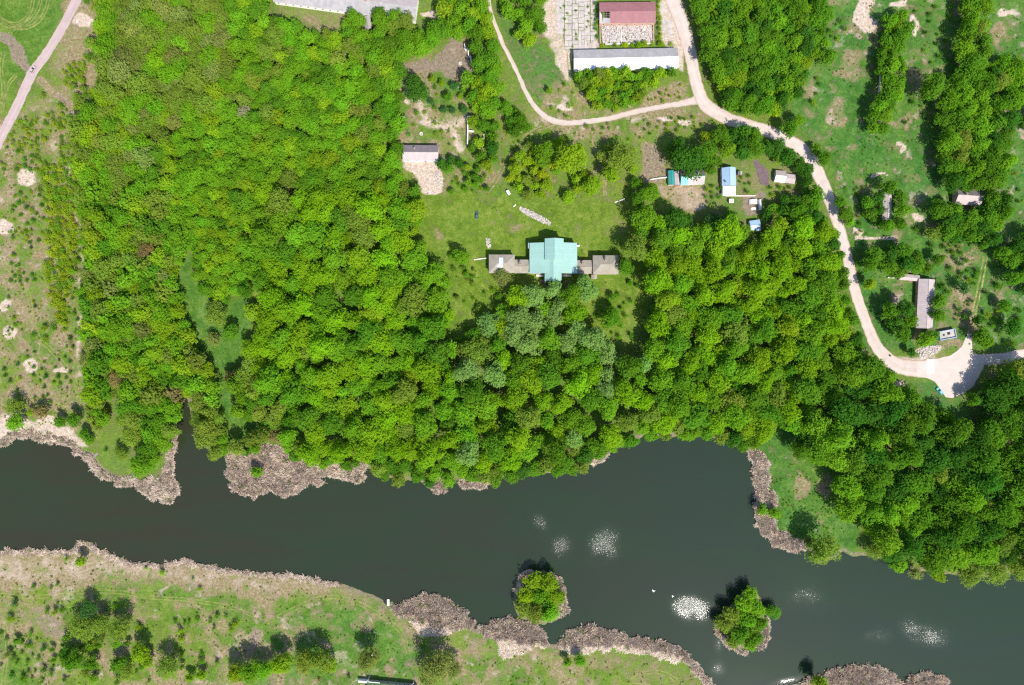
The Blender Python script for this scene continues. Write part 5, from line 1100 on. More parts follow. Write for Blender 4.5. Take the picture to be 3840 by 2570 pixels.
# --- woods
ZLAB = dict(nw='broadleaf tree in the dense wood above the park, upper left', nwold='soft olive tree in the upper left wood near the gravel road', west='tree in the dense wood between scrub meadow and park', maple='bright tree of the even wood left of the park',
  pen='tree on the wooded shore left of the narrow inlet', inlet='overhanging tree right of the narrow inlet', sw='tree between bright glade and the park corner', parkw='crown in the park wood left of the manor', parks='crown in the shaded park below the manor', parke='crown in the park wood right of the manor', roadside='tree squeezed between park wood and dirt road',
  shore='tree along the river bank below the park', se='tall dark green tree in the wood right of the river bend', ne='tree in the wood north of the road bend', belt1='tree in the narrow belt on the eastern meadow', belt2='tree in the long belt near the right edge', east='tree in the clump below the half buried grey house', east2='tree at the right edge above the turning place', cot='tree around the narrow grey cottage', clump='tree in the big clump above the long slate house', clump2='tree in the clump left of the long slate house',
  farm='tree around the farmhouse gardens', orchard='low tree in the yellow green orchard', ruin='tree between the brown ruin yard and the lane', lane='tree in the copse right of the lane top', barn='shrubby tree between the white barn and the lane', barn2='bush between the white barn and the roofless ruin', isle1='leafy tree on the round wooded island', isle2='leafy tree on the pointed wooded island', scrub='yellow green shrub on the dry west meadow', scrub2='shrub scattered on the dry west meadow', south='shrub scattered on the south meadow', eastscrub='shrub scattered on the eastern meadow', lawn='shrub on the manor lawn', edge='shrub at the upper left wood edge', lanebush='shrub inside the lane bend', solo='tree standing apart')
fill('nwold', [(380, 150), (390, -60), (760, -60), (830, 60), (880, 150), (900, 260), (780, 420), (640, 480), (560, 560), (470, 700), (300, 700), (295, 560), (262, 490), (286, 445), (357, 400), (380, 330)], 24, 44, [('olive', 5), ('bright', 2), ('pale', 2), ('lime', 1)], 0.52, 5000, ['soft', 'mid', 'soft', 'big'], zs=(0.85, 1.0))
fill('nw', [(760, -60), (1000, -60), (1010, 30), (1090, 75), (1170, 95), (1230, 125), (1265, 130), (1290, 85), (1340, 50), (1400, 30), (1470, 55), (1540, 85), (1500, 190), (1495, 240), (1490, 480), (1510, 540), (1490, 610), (1530, 640), (1560, 690), (1568, 725), (890, 690), (470, 700), (560, 560), (640, 480), (780, 420), (900, 260), (830, 60)], 20, 38, [('bright', 6), ('mid', 2.5), ('lime', 1.2), ('olive', 1.2), ('grey', 0.03)], 0.58, 10000, zs=(0.88, 1.06))
fill('maple', [(690, 690), (890, 690), (905, 1000), (920, 1108), (840, 1126), (745, 1104), (705, 1050), (720, 940), (690, 880)], 20, 30, [('bright', 4), ('lime', 2), ('mid', 1)], 0.54, 3500, zs=(0.92, 1.02))
fill('west', [(300, 690), (690, 690), (700, 900), (690, 960), (640, 1030), (655, 1090), (660, 1140), (690, 1200), (700, 1250), (735, 1290), (735, 1330), (765, 1370), (795, 1400), (805, 1440), (810, 1480), (790, 1500), (705, 1490), (683, 1472), (660, 1490), (560, 1495), (420, 1480), (320, 1500), (315, 1270), (315, 1000), (308, 830)], 18, 40, [('bright', 4), ('olive', 3), ('lime', 2), ('pale', 0.8), ('mid', 1.5), ('brown', 0.15)], 0.55, 9000, ['mid', 'mid', 'small', 'soft', 'big', 'mid'], zs=(0.85, 1.15))
fill('pen', [(430, 1490), (560, 1500), (660, 1515), (664, 1570), (668, 1615), (645, 1650), (610, 1662), (560, 1635), (450, 1588)], 22, 36, [('bright', 3), ('mid', 1), ('olive', 2)], 0.62, 900)
fill('pen', [(330, 1500), (398, 1510), (392, 1590), (362, 1620), (342, 1600)], 14, 26, [('olive', 3), ('bright', 1)], 0.62, 300)
fill('inlet', [(722, 1515), (800, 1505), (826, 1560), (842, 1620), (846, 1680), (828, 1706), (790, 1698), (764, 1676), (752, 1610), (722, 1585)], 20, 34, [('bright', 2), ('olive', 4)], 0.62, 700, ['mid', 'soft'])
fill('sw', [(862, 1400), (930, 1340), (945, 1400), (970, 1460), (1050, 1510), (1090, 1600), (1128, 1690), (1108, 1715), (1060, 1672), (1000, 1632), (930, 1672), (880, 1680), (930, 1620), (1000, 1590), (900, 1560), (866, 1450)], 18, 34, [('bright', 3), ('mid', 2), ('olive', 2), ('brown', 0.4)], 0.62, 1300)
fill('sw', [(870, 1640), (930, 1640), (960, 1690), (900, 1700), (870, 1690)], 14, 24, [('bright', 2), ('dark', 1)], 0.8, 120)
fill('parkw', [(900, 705), (1576, 745), (1571, 814), (1563, 886), (1531, 930), (1590, 985), (1660, 1010), (1680, 1070), (1700, 1130), (1685, 1190), (1685, 1270), (1695, 1340), (1645, 1400), (1635, 1480), (1600, 1560), (1620, 1740), (1145, 1700), (1080, 1570), (950, 1470), (935, 1300), (912, 980)], 24, 50, [('park', 6), ('bright', 4), ('lime', 0.8), ('mid', 2), ('olive', 0.8), ('grey', 0.03), ('silver', 0.2)], 0.685, 9000, zs=(0.75, 1.3))
fill('parks', [(1730, 1290), (1800, 1240), (1850, 1190), (1900, 1130), (1960, 1090), (2150, 1090), (2240, 1080), (2250, 1110), (2190, 1130), (2200, 1250), (2270, 1290), (2320, 1300), (2390, 1330), (2420, 1350), (2420, 1610), (2180, 1655), (2010, 1735), (1620, 1735), (1610, 1560), (1650, 1480), (1660, 1400), (1710, 1350)], 26, 48, [('park', 4), ('bright', 3), ('silver', 1.2), ('olive', 1), ('mid', 2)], 0.75, 4500, zs=(0.9, 1.4))
fill('parke', [(2390, 815), (2440, 800), (2480, 810), (2495, 850), (2560, 858), (2690, 850), (2782, 842), (2800, 890), (2872, 890), (2890, 835), (3070, 850), (3096, 900), (3175, 1250), (3228, 1312), (2870, 1630), (2560, 1565), (2420, 1600), (2420, 1350), (2470, 1280), (2440, 1130), (2420, 1060), (2440, 970), (2385, 935), (2372, 870)], 24, 50, [('park', 5), ('bright', 3), ('mid', 3), ('lime', 0.7), ('olive', 0.6), ('grey', 0.03)], 0.685, 9000, zs=(0.78, 1.3))
fill('roadside', [(2990, 640), (3024, 660), (3048, 705), (3070, 740), (3084, 790), (3110, 830), (3140, 910), (3160, 980), (3170, 1080), (3200, 1200), (3230, 1280), (3240, 1310), (3215, 1300), (3170, 1240), (3095, 900), (3075, 845), (2960, 826), (2900, 800), (2940, 785), (3020, 770), (3025, 735), (2990, 700)], 16, 30, [('dark', 1.5), ('mid', 4), ('bright', 1)], 0.62, 1600)
fill('shore', [(1375, 1722), (1620, 1740), (2010, 1740), (2190, 1662), (2420, 1600), (2560, 1572), (2640, 1600), (2780, 1632), (2850, 1646), (2850, 1680), (2780, 1676), (2700, 1657), (2632, 1616), (2580, 1650), (2440, 1634), (2350, 1662), (2260, 1694), (2190, 1754), (2080, 1774), (1950, 1788), (1850, 1804), (1720, 1800), (1580, 1812), (1450, 1794), (1390, 1766)], 18, 32, [('mid', 3), ('dark', 1.5), ('bright', 2), ('olive', 1.5), ('brown', 0.2)], 0.62, 2600, zs=(0.7, 1.0))
fill('shore', [(1140, 1712), (1370, 1728), (1380, 1745), (1300, 1750), (1200, 1745), (1130, 1735)], 14, 24, [('mid', 2), ('bright', 2)], 0.8, 200, zs=(0.6, 0.8))
fill('se', [(3270, 1330), (3330, 1410), (3360, 1440), (3400, 1490), (3470, 1510), (3500, 1540), (3560, 1570), (3600, 1610), (3640, 1630), (3720, 1600), (3730, 1460), (3770, 1420), (3810, 1400), (3920, 1365), (3930, 2160), (3720, 2150), (3560, 2135), (3440, 2110), (3300, 2070), (3250, 2045), (3300, 1995), (3225, 1950), (3118, 1950), (3128, 1870), (3165, 1800), (3190, 1750), (3160, 1715), (3080, 1735), (2998, 1725), (2995, 1620), (2965, 1590)], 28, 58, [('dark', 2.5), ('mid', 6), ('bright', 2), ('olive', 0.4), ('grey', 0.05)], 0.70, 9000, zs=(0.82, 1.3))
fill('ne', [(2600, -60), (3090, -60), (3095, 50), (3080, 150), (3055, 200), (3030, 260), (3020, 330), (2980, 370), (2950, 395), (2880, 420), (2800, 420), (2730, 395), (2705, 330), (2670, 270), (2650, 200), (2655, 120), (2630, 60)], 18, 36, [('bright', 3), ('mid', 4), ('dark', 1.2), ('lime', 0.6)], 0.60, 5000, zs=(0.8, 1.05))
fill('belt1', [(3345, 45), (3400, 55), (3408, 110), (3380, 200), (3385, 300), (3370, 380), (3355, 440), (3330, 485), (3270, 485), (3258, 430), (3285, 380), (3335, 330), (3308, 260), (3308, 180), (3325, 110)], 16, 30, [('mid', 3), ('bright', 3), ('dark', 0.4)], 0.66, 900)
fill('belt2', [(3610, -40), (3695, -40), (3700, 100), (3690, 200), (3690, 280), (3760, 210), (3830, 240), (3900, 240), (3900, 340), (3790, 420), (3800, 560), (3770, 640), (3720, 700), (3640, 705), (3570, 700), (3540, 600), (3530, 480), (3550, 380), (3570, 300), (3610, 220), (3618, 80)], 20, 40, [('mid', 4), ('dark', 0.8), ('bright', 3), ('olive', 0.8)], 0.62, 3000, dens=0.9)
fill('belt2', [(3760, 260), (3900, 260), (3900, 500), (3800, 480), (3770, 380)], 18, 32, [('mid', 3), ('dark', 2)], 0.85, 400, dens=0.7)
fill('east', [(3525, 785), (3560, 770), (3620, 772), (3700, 760), (3760, 710), (3800, 800), (3745, 860), (3700, 890), (3620, 910), (3560, 900), (3545, 850)], 18, 36, [('mid', 4), ('dark', 2), ('bright', 2)], 0.62, 900)
fill('east2', [(3740, 935), (3840, 890), (3920, 900), (3920, 1080), (3840, 1110), (3800, 1060), (3790, 1000), (3740, 985)], 22, 38, [('dark', 2), ('mid', 3)], 0.78, 600)
fill('cot', [(3255, 745), (3310, 695), (3385, 705), (3398, 760), (3380, 845), (3320, 858), (3265, 820), (3245, 775)], 16, 28, [('mid', 4), ('dark', 1), ('bright', 1)], 0.80, 600)
fill('clump', [(3325, 960), (3400, 940), (3480, 985), (3490, 1020), (3430, 1030), (3375, 1026), (3322, 1020)], 20, 34, [('mid', 3), ('dark', 2)], 0.62, 500)
fill('clump2', [(3318, 1160), (3430, 1155), (3440, 1200), (3430, 1240), (3380, 1255), (3335, 1240)], 20, 32, [('mid', 3), ('dark', 2)], 0.76, 400)
fill('farm', [(2690, 490), (2760, 480), (2850, 512), (2900, 545), (2960, 580), (3020, 610), (3030, 650), (2995, 640), (2930, 625), (2890, 590), (2840, 560), (2780, 590), (2700, 575)], 18, 36, [('mid', 3), ('bright', 2), ('dark', 2)], 0.62, 1000)
fill('farm', [(2860, 780), (2900, 770), (2990, 720), (3030, 760), (2960, 800), (2900, 815), (2870, 815)], 14, 26, [('dark', 3), ('mid', 2)], 0.8, 300)
fill('farm', [(2640, 500), (2700, 500), (2700, 620), (2660, 640), (2640, 600)], 14, 24, [('mid', 2), ('lime', 1)], 0.85, 200)
fill('orchard', [(1920, 575), (1990, 545), (2060, 520), (2180, 545), (2190, 600), (2100, 640), (2060, 650), (2060, 735), (1950, 735), (1905, 680)], 10, 24, [('lime', 3), ('yellow', 2), ('olive', 2), ('bright', 1)], 0.80, 1200)
fill('orchard', [(2250, 620), (2330, 640), (2380, 640), (2380, 560), (2260, 540)], 10, 20, [('lime', 3), ('olive', 2)], 0.85, 250)
fill('orchard', [(2120, 690), (2190, 650), (2250, 700), (2240, 740), (2130, 745)], 12, 24, [('lime', 2), ('dark', 1)], 0.85, 200)
fill('orchard', [(2380, 660), (2450, 680), (2450, 740), (2400, 760)], 12, 24, [('dark', 2), ('mid', 2)], 0.85, 150)
fill('ruin', [(1640, -40), (1820, -40), (1820, 50), (1850, 160), (1868, 240), (1872, 330), (1855, 420), (1800, 432), (1780, 400), (1760, 330), (1750, 285), (1795, 270), (1772, 170), (1740, 120), (1690, 125), (1640, 150), (1600, 190), (1560, 190), (1505, 215), (1512, 150), (1560, 118), (1620, 125), (1670, 75), (1650, 30)], 18, 34, [('bright', 4), ('mid', 2), ('lime', 1)], 0.62, 2000)
fill('ruin', [(1775, 450), (1850, 450), (1865, 560), (1845, 630), (1780, 610), (1768, 560)], 14, 24, [('mid', 2), ('lime', 1), ('dark', 1)], 0.85, 300)
fill('ruin', [(1890, 400), (1965, 430), (1975, 480), (1930, 500), (1890, 470)], 16, 26, [('mid', 2), ('lime', 1)], 0.8, 120)
fill('ruin', [(1640, 595), (1700, 600), (1740, 620), (1720, 640), (1650, 640)], 14, 22, [('dark', 2), ('mid', 1)], 0.85, 100)
fill('ruin', [(1690, 620), (1840, 640), (1800, 700), (1690, 700)], 7, 14, [('mid', 2), ('bright', 2)], 1.0, 90)
fill('lane', [(1868, -40), (2035, -40), (2035, 100), (1990, 120), (1960, 90), (1920, 80), (1890, 40)], 18, 30, [('mid', 3), ('bright', 2)], 0.76, 500)
fill('barn', [(2165, 268), (2530, 262), (2535, 278), (2470, 296), (2440, 326), (2395, 372), (2330, 412), (2240, 398), (2205, 320), (2168, 292)], 10, 24, [('bright', 3), ('lime', 3), ('mid', 2), ('olive', 1)], 0.62, 1300)
fill('barn2', [(2244, 170), (2300, 168), (2450, 160), (2538, 166), (2536, 180), (2262, 180)], 8, 13, [('lime', 2), ('yellow', 1), ('mid', 1)], 0.8, 300, zs=(0.6, 0.9))
fill('barn2', [(2462, 0), (2478, 0), (2478, 160), (2456, 160)], 7, 11, [('lime', 2), ('bright', 1)], 0.85, 120); fill('barn2', [(2228, 10), (2243, 10), (2243, 150), (2236, 150)], 6, 10, [('mid', 1), ('bright', 1)], 0.85, 80)
# scrub
fill('scrub', [(165, 735), (250, 765), (288, 850), (280, 1000), (240, 1150), (240, 1260), (195, 1160), (170, 1010), (172, 850)], 8, 17, [('yellow', 7), ('lime', 3), ('bright', 1)], 0.66, 1500, 'bush')
fill('scrub', [(150, 640), (290, 560), (300, 820), (240, 760), (170, 730)], 8, 17, [('bright', 3), ('lime', 3), ('yellow', 2)], 0.7, 900, 'bush')
fill('scrub2', [(40, 720), (160, 720), (180, 1000), (240, 1280), (300, 1300), (300, 850), (290, 830), (60, 1290), (20, 1290)], 4, 11, [('mid', 4), ('dark', 2), ('lime', 2), ('yellow', 1)], 0.84, 660, 'bush', clumpy=0.5)
fill('scrub2', [(0, 1300), (300, 1300), (300, 1520), (0, 1520)], 4, 11, [('mid', 4), ('dark', 3), ('lime', 1)], 1.36, 180, 'bush', clumpy=0.5)
fill('scrub2', [(0, 520), (120, 400), (300, 430), (290, 620), (160, 640), (0, 640)], 4, 12, [('lime', 3), ('mid', 2), ('olive', 2), ('yellow', 2)], 0.75, 720, 'bush', clumpy=0.5)
fill('edge', [(230, 260), (300, 215), (375, 190), (378, 330), (350, 400), (300, 330), (240, 310)], 5, 13, [('yellow', 2), ('lime', 3), ('mid', 2)], 0.75, 960, 'bush', clumpy=0.5)
fill('edge', [(310, 0), (400, 0), (385, 150), (340, 130), (360, 60)], 5, 12, [('lime', 3), ('mid', 2)], 0.75, 480, 'bush', clumpy=0.5)
fill('edge', [(140, 340), (200, 370), (280, 430), (240, 470), (170, 440)], 6, 14, [('olive', 2), ('lime', 1)], 0.75, 180, 'bush', clumpy=0.5)
for (u, v, r, t) in [(125, 2200, 11, 'mid'), (188, 2207, 7, 'mid'), (213, 2193, 9, 'mid'), (245, 2098, 11, 'lime'), (300, 2108, 18, 'lime'), (545, 2133, 8, 'lime'), (603, 2150, 13, 'lime'), (722, 2170, 6, 'mid'), (747, 2212, 9, 'lime'), (52, 2262, 16, 'blue'), (33, 2322, 15, 'lime'), (175, 2292, 11, 'mid'), (200, 2300, 15, 'lime'), (228, 2290, 13, 'mid'), (215, 2263, 7, 'mid'), (430, 2275, 13, 'mid'), (518, 2355, 13, 'lime'), (655, 2335, 10, 'mid'), (690, 2340, 8, 'mid'), (708, 2335, 9, 'mid'), (740, 2325, 11, 'mid'), (672, 2370, 14, 'lime'), (675, 2400, 16, 'lime'), (812, 2312, 12, 'mid'), (848, 2312, 9, 'mid'), (788, 2332, 9, 'mid'), (800, 2358, 9, 'mid'), (880, 2345, 15, 'lime'), (865, 2362, 12, 'lime'), (112, 2378, 10, 'mid'), (102, 2425, 14, 'mid'), (160, 2437, 13, 'dark'), (80, 2450, 8, 'mid'), (58, 2488, 9, 'mid'), (105, 2518, 8, 'dark'), (160, 2515, 13, 'dark'), (188, 2530, 12, 'mid'), (40, 2535, 13, 'dark'), (80, 2548, 16, 'mid'), (140, 2475, 9, 'mid'), (813, 2482, 9, 'dark'), (0, 2375, 8, 'dark'), (198, 2500, 6, 'dark'), (1308, 2542, 9, 'dark'), (1195, 2550, 8, 'brown'), (1590, 2560, 12, 'dark')]:
    put(u, v, r, 'bush' if r < 17 else 'small', t, 'south', None, None, 0.1)
fill('south', [(0, 2400), (200, 2400), (180, 2560), (0, 2560)], 5, 11, [('mid', 3), ('lime', 1)], 1.5, 40, 'bush')
fill('eastscrub', [(3420, 20), (3590, 20), (3580, 200), (3500, 280), (3480, 420), (3500, 460), (3390, 470), (3400, 300)], 5, 12, [('mid', 3), ('dark', 3)], 1.61, 330, 'bush', clumpy=0.5)
fill('eastscrub', [(3100, 30), (3200, 100), (3080, 250), (3070, 420), (3060, 440), (3040, 380)], 5, 12, [('mid', 3), ('dark', 2), ('lime', 1)], 0.99, 180, 'bush', clumpy=0.5)
fill('eastscrub', [(3430, 850), (3560, 900), (3660, 930), (3680, 1000), (3640, 1200), (3560, 1200), (3560, 1000), (3450, 930)], 6, 14, [('mid', 3), ('dark', 2), ('lime', 1)], 0.93, 390, 'bush', clumpy=0.5)
fill('eastscrub', [(3700, 980), (3790, 1050), (3840, 1200), (3840, 1300), (3720, 1290), (3690, 1180)], 6, 16, [('mid', 3), ('dark', 2), ('lime', 1)], 0.93, 270, 'bush', clumpy=0.5)
fill('eastscrub', [(3690, 420), (3780, 440), (3840, 800), (3800, 760), (3760, 600)], 6, 13, [('mid', 3), ('olive', 2)], 0.99, 180, 'bush', clumpy=0.5)
fill('eastscrub', [(3170, 700), (3250, 700), (3240, 880), (3220, 900)], 5, 10, [('mid', 2), ('lime', 1)], 0.99, 90, 'bush', clumpy=0.5)
fill('lawn', [(1600, 930), (1760, 1000), (1840, 1060), (1880, 1130), (1800, 1220), (1720, 1280), (1700, 1160), (1680, 1020)], 6, 15, [('mid', 3), ('bright', 3), ('olive', 1)], 0.9, 260, ['bush', 'bush', 'small'], clumpy=0.52)
fill('lawn', [(2260, 1060), (2400, 1060), (2420, 1160), (2380, 1280), (2260, 1270), (2240, 1150)], 6, 15, [('mid', 3), ('bright', 2)], 1.0, 120, ['bush', 'bush', 'small'], clumpy=0.52)
fill('lanebush', [(2020, 400), (2080, 330), (2140, 300), (2180, 420), (2110, 440)], 5, 11, [('lime', 2), ('mid', 2)], 1.5, 40, 'bush')
fill('lanebush', [(2430, 370), (2560, 310), (2570, 370), (2450, 392)], 4, 9, [('yellow', 3), ('lime', 2)], 1.2, 70, 'bush')
fill('farm', [(2640, 690), (2700, 700), (2700, 760), (2650, 760)], 6, 12, [('mid', 2), ('lime', 1)], 1.0, 60, 'bush'); fill('farm', [(2770, 650), (2820, 640), (2840, 730), (2780, 730)], 5, 11, [('mid', 2), ('lime', 2)], 1.2, 60, 'bush'); fill('farm', [(2890, 700), (3000, 700), (2960, 760), (2880, 760)], 5, 11, [('mid', 2), ('lime', 2)], 1.2, 50, 'bush')

fill('ruin', [(1600, 290), (1740, 290), (1750, 430), (1680, 440), (1600, 380)], 6, 16, [('mid', 3), ('lime', 2), ('blue', 1)], 1.1, 70)
fill('ruin', [(1510, 350), (1570, 400), (1700, 500), (1720, 560), (1520, 540)], 5, 11, [('mid', 2), ('lime', 3)], 1.3, 90, clumpy=0.5)
fill('ruin', [(1660, 600), (1860, 600), (1850, 720), (1670, 720)], 6, 13, [('mid', 3), ('lime', 2)], 1.0, 160, clumpy=0.5)
fill('lanebush', [(2200, 470), (2500, 440), (2660, 420), (2640, 470), (2480, 520), (2280, 540)], 4, 10, [('lime', 2), ('mid', 2), ('olive', 1)], 1.1, 160, clumpy=0.53)
fill('lanebush', [(1900, 480), (2060, 480), (2050, 520), (1920, 560)], 5, 12, [('mid', 2), ('dark', 1)], 1.1, 60, clumpy=0.5)
fill('west', [(255, 560), (320, 540), (330, 900), (325, 1500), (296, 1500), (290, 1150), (280, 900)], 8, 22, [('lime', 3), ('bright', 3), ('olive', 2), ('yellow', 1)], 0.85, 420, ['small', 'bush', 'softsmall'], clumpy=0.48)
fill('edge', [(240, 240), (385, 140), (400, -40), (330, -40), (360, 100), (300, 220), (250, 300), (290, 420), (340, 400), (360, 330)], 9, 24, [('olive', 3), ('lime', 2), ('bright', 2)], 0.8, 260, ['small', 'softsmall', 'bush'])
fill('scrub2', [(20, 700), (160, 700), (240, 1280), (20, 1290)], 6, 16, [('olive', 3), ('lime', 3), ('mid', 2)], 0.9, 160, ['bush', 'softsmall'], clumpy=0.56)
fill('south', [(10, 2380), (480, 2400), (480, 2565), (10, 2565)], 6, 22, [('mid', 3), ('olive', 3), ('bright', 2)], 0.85, 200, ['bush', 'small', 'softsmall'], clumpy=0.54)
fill('south', [(480, 2440), (820, 2440), (820, 2565), (480, 2565)], 5, 14, [('mid', 3), ('olive', 3)], 1.0, 60, ['bush', 'softsmall'], clumpy=0.55)
fill('barn2', [(2090, 20), (2236, 20), (2236, 186), (2120, 190)], 3, 6, [('lime', 2), ('mid', 2)], 1.6, 60, 'bush', clumpy=0.5)
# --- build: the largest in view as things of their own, the rest as one mass
def tree_pose(d):
    forms = FORMS[d['cls']]; cm, tm, R0, h, idx = forms[int(rng.integers(len(forms)))]
    s = d['r'] * S / R0; hz = h * s * d['zs']
    p = P(d['u'], d['v'], hz * 0.72)
    return cm, tm, idx, Vector((p.x, p.y, 0)), s, s * d['zs'], rng.uniform(0, 6.283)
def size_word(r): return 'huge' if r > 44 else 'large' if r > 34 else 'middling' if r > 24 else 'small' if r > 12 else 'tiny'
def tone_word(t):
    t = np.asarray(t); y = t[0] / t[1]
    if t[2] > 0.055: return 'silvery' if t[1] > t[0] * 1.4 else 'pale'
    return 'yellow green' if y > 0.60 else 'bright green' if y > 0.44 else 'mid green' if y > 0.36 else 'dark green'
MARKS = [('the manor portico', 2075, 1050), ('the left manor pavilion', 1880, 990), ('the right manor pavilion', 2272, 993), ('the grey workshop', 1577, 574), ('the long upper barn', 1400, 20), ('the lone dark clearing tree', 1562, 335), ('the round reed bed', 950, 1780), ('the narrow inlet tip', 683, 1490),
         ('the bright glade', 760, 1180), ('the gravel road car', 126, 263), ('the reed peninsula tip', 640, 1850), ('the round wooded island', 2028, 2240), ('the pointed wooded island', 2790, 2330), ('the turning place', 3560, 1420), ('the long slate house', 3476, 1140), ('the narrow grey cottage', 3331, 774),
         ('the half buried house', 3634, 738), ('the road fork', 2620, 380), ('the white barn', 2347, 230), ('the pale blue house', 2736, 680), ('the small blue cabin', 2833, 845), ('the big bank willow', 3085, 2068), ('the east shore reeds', 2870, 1880), ('the upper river bay', 2630, 1625), ('the round pale sand patch', 107, 670),
         ('the lone oval olive tree', 620, 2500), ('the lime hedge row', 960, 2520), ('the plank jetty', 1456, 2262), ('the dark west jetty', 358, 1708), ('the roofless brick ruin', 2350, 125), ('the patchwork farmhouse', 2574, 664), ('the lawn hatchback', 1788, 808), ('the park lawn corner', 1590, 1000)]
WAYS = ['right of', 'above right of', 'above', 'above left of', 'left of', 'below left of', 'below', 'below right of']
def num(m):
    one = ['', 'one', 'two', 'three', 'four', 'five', 'six', 'seven', 'eight', 'nine', 'ten', 'eleven', 'twelve', 'thirteen', 'fourteen', 'fifteen', 'sixteen', 'seventeen', 'eighteen', 'nineteen']
    ten = ['', '', 'twenty', 'thirty', 'forty', 'fifty', 'sixty', 'seventy', 'eighty', 'ninety']
    if m >= 100: return ('hundred' if m < 200 else one[m // 100] + '-hundred') + ('-' + num(m % 100) if m % 100 else '')
    return one[m] if m < 20 else ten[m // 10] + ('-' + one[m % 10] if m % 10 else '')
def where(d, noun, step=5):
    n, mu, mv = min(MARKS, key=lambda m: math.hypot(m[1] - d['u'], m[2] - d['v'])); du, dv = d['u'] - mu, mv - d['v']
    k = int(round(math.atan2(dv, du) / (math.pi / 4))) % 8; m = max(5, int(round(math.hypot(du, dv) * S / step)) * step)
    return '%s %s %s %s metres %s %s' % (size_word(d['r']), tone_word(d['tint']), noun, num(m), WAYS[k], n)
inview = lambda d: -10 < d['u'] < 3850 and -10 < d['v'] < 2580
bushes = [d for d in placed if d['cls'] == 'bush']; trees = [d for d in placed if d['cls'] != 'bush']
def split(lst, n):
    cand = [d for d in lst if inview(d)]; cand.sort(key=lambda d: (not d['solo'], -d['r'])); a = cand[:n]; ids = {id(d) for d in a}
    return a, [d for d in lst if id(d) not in ids]
t_own, t_mass = split(trees, 300); b_own, b_mass = split(bushes, 295)
def name_all(lst, noun_of):
    def groups():
        g = {}
        for d in lst: g.setdefault(d['label'], []).append(d)
        return [v for v in g.values() if len(v) > 1]
    for d in lst: d['auto'] = not d['label']; d['label'] = d['label'] or where(d, noun_of(d))
    nth = ['leftmost', 'second', 'third', 'fourth', 'fifth', 'sixth', 'seventh', 'eighth', 'ninth', 'tenth', 'eleventh', 'twelfth', 'thirteenth', 'fourteenth', 'fifteenth', 'sixteenth', 'seventeenth', 'eighteenth', 'nineteenth', 'twentieth']
    nth += ['twenty-' + x for x in ['first'] + nth[1:9]]
    for v in groups():
        v.sort(key=lambda d: d['u'])
        for w_, d in zip(nth, v): d['label'] = d['label'] + ' ' + (w_ if w_ == 'leftmost' else w_ + '-from-left')
name_all(t_own, lambda d: 'tree' if 'soft' not in d['cls'] else 'willow'); name_all(b_own, lambda d: 'shrub')
for d in t_own:
    cm, tm, idx, p, s, sz, rz = tree_pose(d)
    lab = d['label']
    root = empty('broadleaf_tree' if 'soft' not in d['cls'] else 'willow_tree', p, rz, lab, 'tree', None if not d['auto'] else 'trees ' + ZLAB[d['zone']].split(' ', 1)[1])
    root.scale = (s, s, sz)
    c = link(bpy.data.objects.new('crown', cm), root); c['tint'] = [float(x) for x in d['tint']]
    link(bpy.data.objects.new('trunk', tm), root)
for d in b_own:
    cm, tm, idx, p, s, sz, rz = tree_pose(d)
    root = empty('shrub', p, rz, d['label'], 'shrub', 'shrubs ' + ZLAB[d['zone']].split(' ', 1)[1])
    root.scale = (s, s, sz)
    c = link(bpy.data.objects.new('foliage', cm), root); c['tint'] = [float(x) for x in d['tint']]
    link(bpy.data.objects.new('stem', tm), root)

def scatter_tree():
    g = bpy.data.node_groups.new('scatter_canopy', 'GeometryNodeTree')
    g.interface.new_socket('Geometry', in_out='INPUT', socket_type='NodeSocketGeometry'); g.interface.new_socket('Geometry', in_out='OUTPUT', socket_type='NodeSocketGeometry')
    n = g.nodes; gi = n.new('NodeGroupInput'); go = n.new('NodeGroupOutput')
    ci = n.new('GeometryNodeCollectionInfo'); ci.inputs['Collection'].default_value = scatter_col
    ci.inputs['Separate Children'].default_value = True; ci.inputs['Reset Children'].default_value = True
    ip = n.new('GeometryNodeInstanceOnPoints'); ip.inputs['Pick Instance'].default_value = True
    def na(name, t):
        a = n.new('GeometryNodeInputNamedAttribute'); a.data_type = t; a.inputs['Name'].default_value = name; return a.outputs[0]
    g.links.new(gi.outputs[0], ip.inputs['Points']); g.links.new(ci.outputs[0], ip.inputs['Instance'])
    g.links.new(na('form', 'INT'), ip.inputs['Instance Index']); g.links.new(na('turn', 'FLOAT_VECTOR'), ip.inputs['Rotation']); g.links.new(na('size', 'FLOAT_VECTOR'), ip.inputs['Scale'])
    g.links.new(ip.outputs[0], go.inputs[0]); return g
SG = scatter_tree()
def mass(name, lst, label):
    m = bpy.data.meshes.new(name); P_, F_, R_, S_, C_ = [], [], [], [], []
    for d in lst:
        cm, tm, idx, p, s, sz, rz = tree_pose(d); P_.append(p); F_.append(idx); R_ += [0, 0, rz]; S_ += [s, s, sz]; C_ += [*d['tint']]
    m.from_pydata(P_, [], [])
    m.attributes.new('form', 'INT', 'POINT').data.foreach_set('value', F_)
    m.attributes.new('turn', 'FLOAT_VECTOR', 'POINT').data.foreach_set('vector', R_); m.attributes.new('size', 'FLOAT_VECTOR', 'POINT').data.foreach_set('vector', S_)
    m.attributes.new('tint', 'FLOAT_VECTOR', 'POINT').data.foreach_set('vector', C_)
    o = link(bpy.data.objects.new(name, m)); o.modifiers.new('scatter', 'NODES').node_group = SG
    tag(o, label, kind='stuff'); return o
mass('woodland', t_mass, 'closed canopy of smaller trees filling the woods')
mass('scrub', b_mass, 'low scrub filling the gaps of the meadows')
WEED = []
